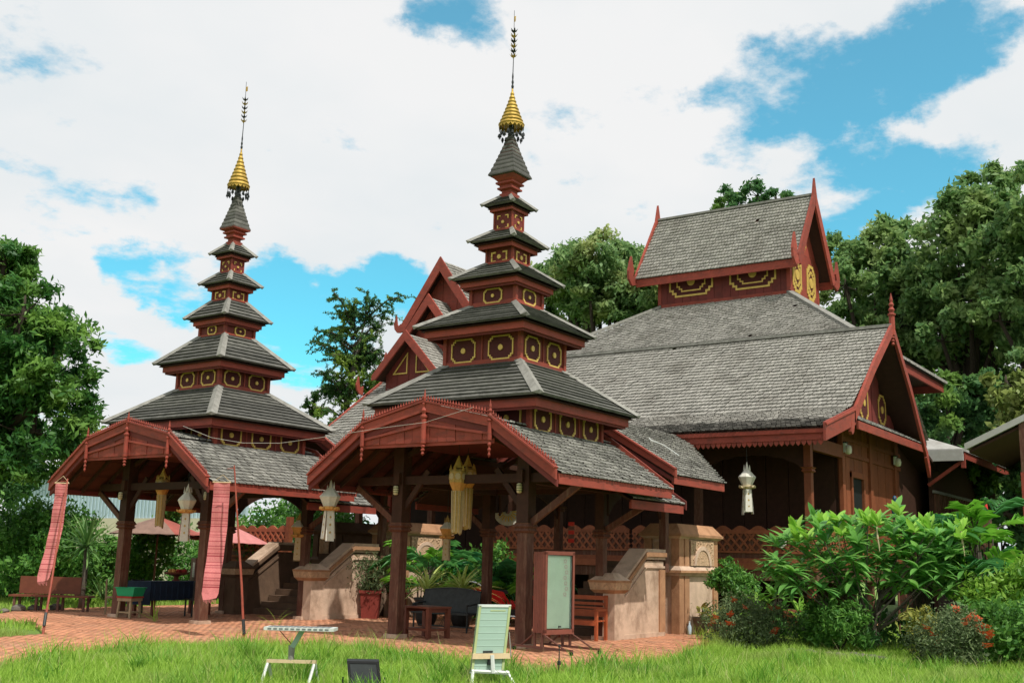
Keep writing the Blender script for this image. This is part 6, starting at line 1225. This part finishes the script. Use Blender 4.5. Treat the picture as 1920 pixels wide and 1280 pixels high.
def frond(par, p, az, el, ln, m, r, nl=11, ww=.46, name='frond'):
    V = []; F = []; d0 = V3((math.cos(az)*math.cos(el),math.sin(az)*math.cos(el),math.sin(el))); side = V3((-math.sin(az),math.cos(az),0)); pts = []
    for i in range(nl+1): f = i/nl; pts.append(p+d0*ln*f+V3((0,0,-ln*.45*f*f)))
    for i in range(2, nl):
        f = i/nl; a = pts[i]; t_ = (pts[i+1]-pts[i]).normalized(); l2 = ln*ww*math.sin(PI*min(1,.12+f*.86))**.6
        for s in (-1,1):
            dd = (side*s*.8+t_*r.uniform(.5,1.0)+V3((0,0,r.uniform(-.1,.4)))).normalized(); e_ = a+dd*l2+V3((0,0,-l2*.3)); w2 = t_*l2*.034; o = len(V); mid = a+dd*l2*.55; V += [a-w2,mid-w2*1.4,e_,mid+w2*1.4,a+w2]; F += [(o,o+1,o+2),(o,o+2,o+3),(o,o+3,o+4)]
    return obj(name, npmesh(name, [tuple(v) for v in V], F, m), par), pts
def palm(label, base, n, ln, h, mats, seed, el=(.5,1.25), grp=None, fan=None, name='palm_clump'):
    t = thing(name, label, 'palm', base, 0, grp); r = random.Random(seed); st = MB()
    for k in range(n):
        az = r.uniform(0,2*PI) if fan is None else r.uniform(*fan); b = V3((r.gauss(0,.12),r.gauss(0,.12),0)); p = b+V3((math.cos(az)*.1,math.sin(az)*.1,h*r.uniform(.5,1)))
        o, pts = frond(t, p, az, r.uniform(*el), ln*r.uniform(.7,1.15), r.choice(mats), r); MB().tube([b,p]+pts[::6],[.02,.016]+[.012]*len(pts[::6]),4).build('stalk', M['greybark'] if k % 3 else M['bark'], t)
palm('bright feathery palm rising behind the glossy shrub at the right', (4.9,-8.85,0), 44, 1.3, 2.7, [L['palmlime'],L['palmlime'],L['palm']], 3, (.35,1.4))
palm('second bright feathery palm just left of the first, behind the glossy shrub', (5.0,-7.7,0), 26, 1.05, 2.4, [L['palmlime']], 13, (.35,1.4))
GP = 'feathery palms behind the nearer pavilion'
palm('tall palm clump behind the left post of the nearer pavilion', (4.4,5.5,0), 26, 1.5, 1.7, [L['palm'],L['palm'],L['palmlime']], 4, (.2,1.2), GP); palm('green palm clump behind the striped plants', (5.2,4.1,0), 26, 1.5, 1.1, [L['palm'],L['palm'],L['palmlime']], 5, (.2,1.1), GP); palm('palm clump left of the scooter, behind the nearer pavilion', (5.6,2.9,0), 20, 1.3, 1.2, [L['palm'],L['palm'],L['palmlime']], 6, (.2,1.1), GP)
shrub('dark undergrowth below the palms behind the nearer pavilion', (6.2,4.6,0), [(6.2,4.6,.6,.8),(6.4,5.8,.8,.9),(6.2,3.4,.6,.7),(6.6,5.0,1.5,.7)], L['bush'], 6000, .13, 90, None)
def strap_plant(label, base, n, ln, wd, m, seed, z0=.0, el=(.3,1.35), curl=.55, name='strap_plant', grp=None, cat='plant', stem=None):
    t = thing(name, label, cat, base, 0, grp); r = random.Random(seed); me = [leaf_mesh('leaf', ln, wd, m, c, .12, 6) for c in (curl*.6,curl,curl*1.4)]
    if stem: MB().tube([(0,0,-.05),(.03,0,stem*.5),(0,0,stem)],[.09,.075,.07],8).build('stem', M['greybark'], t, True)
    for k in range(n): put_leaf('leaf', r.choice(me), t, V3((r.gauss(0,.03),r.gauss(0,.03),z0+r.uniform(-.05,.05))), r.uniform(0,2*PI), r.uniform(*el), r.uniform(-.3,.3), r.uniform(.65,1.1))
    return t
strap_plant('spiky plant with stiff sword leaves on a trunk, left of the farther pavilion', (-.2,14.64,0), 85, 1.15, .075, L['yucca'], 1, 1.75, (-.5,1.45), .16, 'spiky_plant', stem=1.75)
strap_plant('smaller spiky plant at the foot of the larger one', (.25,14.3,0), 40, .9, .05, L['yucca'], 2, .3, (.1,1.3), .25, 'spiky_plant')
GS = 'striped plants behind the dark metal bench'
for k, (p, lb) in enumerate((((2.5,4.0,0),'striped arching plant above the left end of the dark metal bench'),((3.0,3.25,0),'striped arching plant above the right end of the dark metal bench'))):
    t = strap_plant(lb, p, 80, .85, .055, L['spider'], 11+k, .85, (.35,1.45), .7, 'striped_plant', GS); MB().lathe([(.2,0),(.28,.2),(.3,.6),(.33,.64),(.33,.7),(.28,.7),(.27,.66)],14).build('pot_body', M['iron'], t, True)
def broad(label, base, n, ln, wd, m, seed, h):
    t = thing('broad_leaf_plant', label, 'plant', base, 0, 'broad-leaved plants by the pedestal'); r = random.Random(seed); me = leaf_mesh('leaf', ln, wd, m, .45, .1, 6)
    for k in range(n):
        a = r.uniform(0,2*PI); p = V3((math.cos(a)*.12,math.sin(a)*.12,h*r.uniform(.55,1))); MB().tube([(0,0,0),p*.6,p],[.014,.011,.008],5).build('stalk', L[m] if False else M['bark'], t); put_leaf('leaf', me, t, p, a, r.uniform(.2,1.3), r.uniform(-.3,.3), r.uniform(.7,1.1))
broad('light green plant with big upright leaves, right of the ferny shrub', (5.75,-3.65,0), 16, .50, .24, L['lime'], 1, .95); broad('deep green broad-leaved plant right of the light green one', (5.9,-4.1,0), 26, .42, .17, L['bush'], 2, 1.1)
broad('arching pale green plant farther right under the hall floor', (5.7,-4.75,0), 14, .45, .12, L['lime'], 3, .75); broad('yellow-green variegated plant just above the flowering bush', (4.3,-3.2,0), 20, .34, .13, L['yellow'], 4, .62); broad('small yellow-leaved plant in the grey round pot', (5.95,-2.05,.35), 8, .30, .12, L['yellow'], 5, .3)
strap_plant('thin grass tuft sprouting from the paving by the farther stair', (-.6,6.2,0), 12, .5, .02, L['grass'], 21, 0, (.3,1.2), .5, 'weed_tuft', 'weed tufts on the paving'); strap_plant('pale weed sprouting in front of the dark chair', (-2.2,8.7,0), 12, .55, .025, L['grass'], 22, 0, (.5,1.4), .3, 'weed_tuft', 'weed tufts on the paving')
